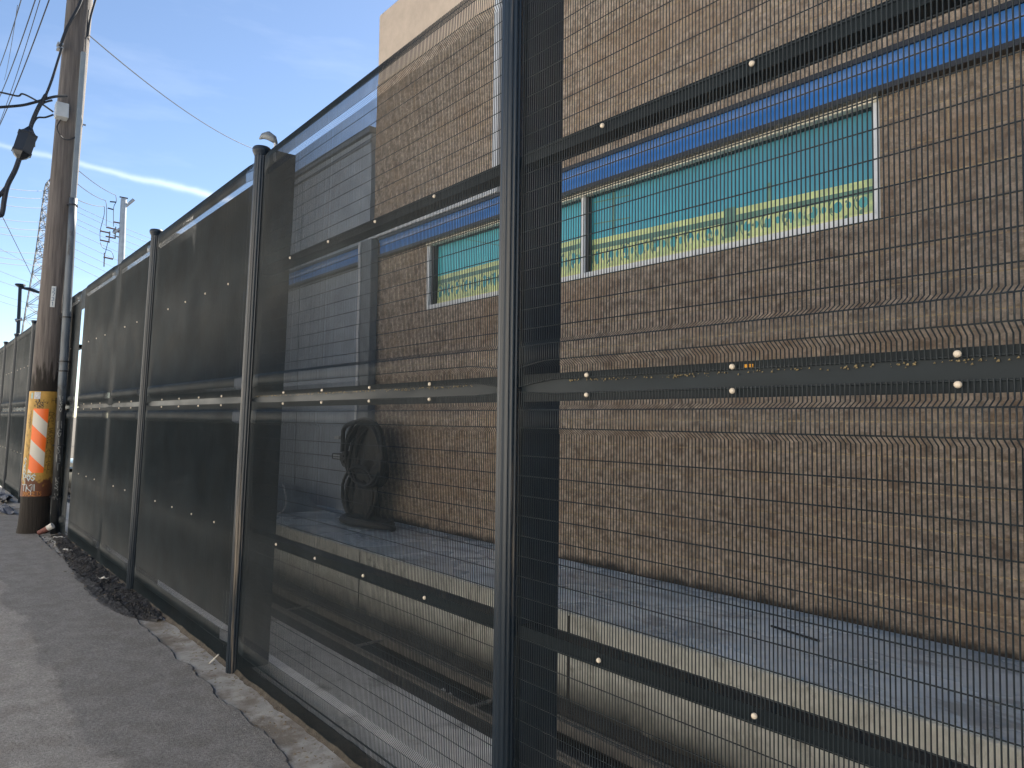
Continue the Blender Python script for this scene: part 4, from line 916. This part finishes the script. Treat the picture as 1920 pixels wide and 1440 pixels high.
# ------------------------------------------------------------------ things on the walkway
HB = Vector((-7.75, 2.42, 0))
hs = empty('hose_bundle', (HB.x, HB.y, TOPZ), 'big bundle of coiled black hose hung on the wall corner, its tail on the walkway', 'hose')
mb = MB()
for i in range(17):
    t = i/16; pts = []; cxx = HB.x+.02*math.sin(i*2.1); zt = EYE-.01-.015*i+.02*random.random(); h = .52-.01*i; wdt_ = .44-.018*i+.02*random.random()
    for k in range(33):
        a = 2*math.pi*k/32; pts.append((cxx+wdt_*math.sin(a)*(1-.15*math.cos(a)), HB.y-.20+.012*i+.03*math.sin(a*2+i), zt-h*.5*(1-math.cos(a))*1.5))
    mb.tube(pts, .020, 7, cap=False)
mb.build('upper_coil', RUBBER, hs, smooth=True)
mb = MB()
for i in range(16):
    pts = []; cxx = HB.x-.16+.03*math.sin(i*1.7); wdt_ = .36-.017*i
    for k in range(33):
        a = 2*math.pi*k/32; pts.append((cxx+wdt_*math.sin(a), HB.y-.17+.011*i+.03*math.sin(a+i), EYE-.55-.32*(1-math.cos(a))-.01*i))
    mb.tube(pts, .020, 7, cap=False)
mb.build('lower_coil', RUBBER, hs, smooth=True)
mb = MB(); pts = []
for k in range(120):
    a = k/120*2*math.pi*3.2; r = .55-.0006*k; pts.append((HB.x+.22+r*math.cos(a), 2.16+.17*math.sin(a)*(1+.1*math.sin(a*.7)), TOPZ+.025+.022*(k/40)))
mb.tube(pts, .022, 7); mb.build('tail', RUBBER, hs, smooth=True)
mb = MB(); v = []; f = []     # black cover sheet folded behind the coils
for j in range(15):
    for i in range(13):
        z_ = EYE-.02-j*(1.18/14); w_ = .40 if j < 7 else .30; cxx = HB.x if j < 7 else HB.x-.14
        w_ *= math.sqrt(max(.05, 1-(max(0, 2-j)/2.2)**2))
        v.append((cxx+(i/6-1)*w_, HB.y-.13-.03*math.sin(i*1.1+j*.4), z_))
for j in range(14):
    for i in range(12): a = j*13+i; f.append((a, a+1, a+14, a+13))
mb.add(v, f); mb.build('cover_sheet', RUBBER, hs, smooth=True)
sv = empty('wall_standpipe', (-8.65, 2.5, EYE-.45), 'bent black pipe with round valve on the grey wall left of the hose bundle', 'pipe valve')
mb = MB(); mb.tube(smoothpts([(-7.9, 2.32, EYE+.0), (-8.25, 2.36, EYE-.03), (-8.6, 2.44, EYE-.07), (-8.78, 2.47, EYE-.15), (-8.80, 2.47, EYE-.42)], 8), .028, 10); mb.build('pipe', RUBBER, sv, smooth=True)
mb = MB(); mb.tube(smoothpts([(-7.8, 2.3, EYE-.05), (-8.1, 2.34, EYE-.12), (-8.3, 2.36, EYE-.3), (-8.33, 2.36, EYE-.48)], 8), .025, 10); mb.build('pipe', RUBBER, sv, smooth=True)
mb = MB(); mb.tube([(-8.40, 2.30, EYE-.49), (-8.40, 2.42, EYE-.49)], .10, 18); mb.tube([(-8.40, 2.27, EYE-.49), (-8.40, 2.31, EYE-.49)], .05, 12); mb.build('valve', BLACK, sv)
mb = MB(); mb.box(-8.95, -8.55, 2.40, 2.56, EYE-.52, EYE-.44); b1 = mb.build('box', BLACK, sv, bevel=.012)
mb = MB(); mb.box(-8.90, -8.72, 2.395, 2.399, EYE-.505, EYE-.455); mb.build('label', BOXG, b1)
mb = MB(); mb.box(-8.98, -8.84, 2.44, 2.5, EYE-.26, EYE-.22); mb.build('clip', BOXG, sv)
# rumpled tarp heap at the left end
mb = MB(); v = []; f = []; nx_, ny_ = 44, 16
for j in range(ny_+1):
    for i in range(nx_+1):
        u_, v_ = i/nx_, j/ny_
        x_ = -12.2+3.1*u_; y_ = 1.55+.95*v_
        env = math.sin(math.pi*min(1, v_*1.15))**.6*min(1, (1-u_)*9)*min(1, u_*6)
        h = env*(.27+.13*v_+.07*nz(x_, y_*2, 1.3, 70)+.05*abs(nz(x_*2, y_*4, 2, 71)))
        v.append((x_, y_, TOPZ+.008+max(0, h)))
for j in range(ny_):
    for i in range(nx_): a = j*(nx_+1)+i; f.append((a, a+1, a+nx_+2, a+nx_+1))
mb.add(v, f); tag(mb.build('tarp', TARP, smooth=True), 'low rumpled blue-grey tarp lying on the walkway left of the hose bundle', 'tarp')
mb = MB(); mb.tube(smoothpts([(-8.95, 1.75, TOPZ+.38), (-8.80, 1.72, TOPZ+.30), (-8.72, 1.70, TOPZ+.15), (-8.75, 1.62, TOPZ+.05), (-8.9, 1.42, TOPZ+.01)], 8), .012, 6); tag(mb.build('bent_strap', LGREY, smooth=True), 'thin pale bent strap standing at the right end of the tarp', 'strap')
mb = MB(); mb.tube([(-2.45, 2.12, TOPZ+.012), (-2.12, 2.06, TOPZ+.012)], .007, 6); tag(mb.build('stick', RUBBER), 'thin dark stick lying on the walkway near its wall, right part', 'stick')

# litter one can point at
def crumple(name, c, s, mat, label, cat='litter', flat=.3, rz=0):
    mb = MB(); v = []; f = []; n = 7; m_ = 4
    for j in range(m_+1):
        for i in range(n+1):
            a, b = (i/n-.5)*s[0], (j/m_-.5)*s[1]
            ca_, sa_ = math.cos(rz), math.sin(rz)
            v.append((c[0]+a*ca_-b*sa_, c[1]+a*sa_+b*ca_, c[2]+.004+abs(nz(a*30+c[0], b*30, 1, 80))*s[0]*flat))
    for j in range(m_):
        for i in range(n): q = j*(n+1)+i; f.append((q, q+1, q+n+2, q+n+1))
    mb.add(v, f); return tag(mb.build(name, mat), label, cat)
crumple('paper_scrap', (-4.35, 1.08, -.12), (.10, .07), PAPER, 'white paper scrap lying in the drain channel left of the big post', rz=.5, flat=1.0)
RED = pmat('dull_red_carton', (.16, .06, .05), .7, var=.3, vscale=40)
mb = MB(); mb.beam((-13.30, -.30, .03), (-13.12, -.10, .15), .10, .05); mb.build('x', RED) if 0 else None
ct = empty('cup', (-13.2, -.2, .02), 'dull red and white paper cup leaning at the foot of the utility pole', 'cup')
mb = MB(); mb.tube([(-13.26, -.30, .03), (-13.20, -.19, .10)], [.035, .042], 14); mb.build('cup_body', RED, ct)
mb = MB(); mb.tube([(-13.20, -.19, .10), (-13.165, -.13, .145)], [.043, .048], 14); mb.build('cup_top', PAPER, ct)
crumple('paper_scrap', (-12.75, -.10, .0), (.16, .05), PAPER, 'narrow white paper strip right of the conduit foot', rz=.9, flat=.4)
crumple('paper_scrap', (-11.5, -.17, .0), (.22, .05), PAPER, 'pale flat paper strip among leaves on the dark soil', rz=.2)
crumple('paper_scrap', (-12.1, -.24, .0), (.30, .02), PAPER, 'long thin pale stalk on the ground just right of the pole', rz=-.1)
crumple('paper_scrap', (-18.6, -.33, .0), (.35, .10), PAPER, 'white scrap beside the fence foot left of the pole', rz=.2, flat=.5)
crumple('paper_scrap', (-9.2, -.16, .015), (.10, .05), PAPER, 'small curled pale scrap on the black soil patch', rz=.6, flat=.6)
crumple('dark_cloth', (-17.0, -.42, .0), (1.6, .22), pmat('blue_grey_cloth', (.09, .10, .125), .8, var=.4, vscale=8), 'flattened blue-grey cloth on the ground left of the pole', 'cloth', .12)
crumple('dark_cloth', (-19.5, -.30, .0), (2.2, .30), pmat('blue_grey_cloth', (.08, .09, .115), .8, var=.4, vscale=8), 'farther blue-grey cloth against the fence foot at the left edge', 'cloth', .12)
mb = MB(); mb.tube([(-5.74, -.09, -.02), (-5.62, -.06, .075)], .005, 6); tag(mb.build('stick', PAPER), 'thin pale stick leaning at the foot of the second post', 'stick')


# crumbs of dirt lodged on the joint of the near panels, and an orange sticker on the rail behind
mb = MB()
for _ in range(420):
    x_ = random.choice((random.uniform(-2.0, .3), random.uniform(-5.2, -2.6))); s_ = random.uniform(.0012, .0042); z_ = EYE+.158-abs(random.gauss(0, .005))
    mb.add([(x_-s_, .003, z_-s_*.6), (x_+s_, .002, z_-s_*.4), (x_+s_*.6, .001, z_+s_), (x_-s_*.8, .006, z_+s_*.7), (x_, -.001, z_)], [(0, 1, 4), (1, 2, 4), (2, 3, 4), (3, 0, 4)])
tag(mb.build('lodged_dirt', pmat('tan_dirt', (.24, .19, .10), .95, var=.4, vscale=80), fence), kind='stuff')
ST = pmat('orange_sticker', (.75, .36, .03), .6)
for x_ in (-1.222, -1.238):
    mb = MB(); mb.box(x_-.006, x_+.006, .0055, .0075, EYE+.166, EYE+.178); mb.build('sticker', ST, fence)
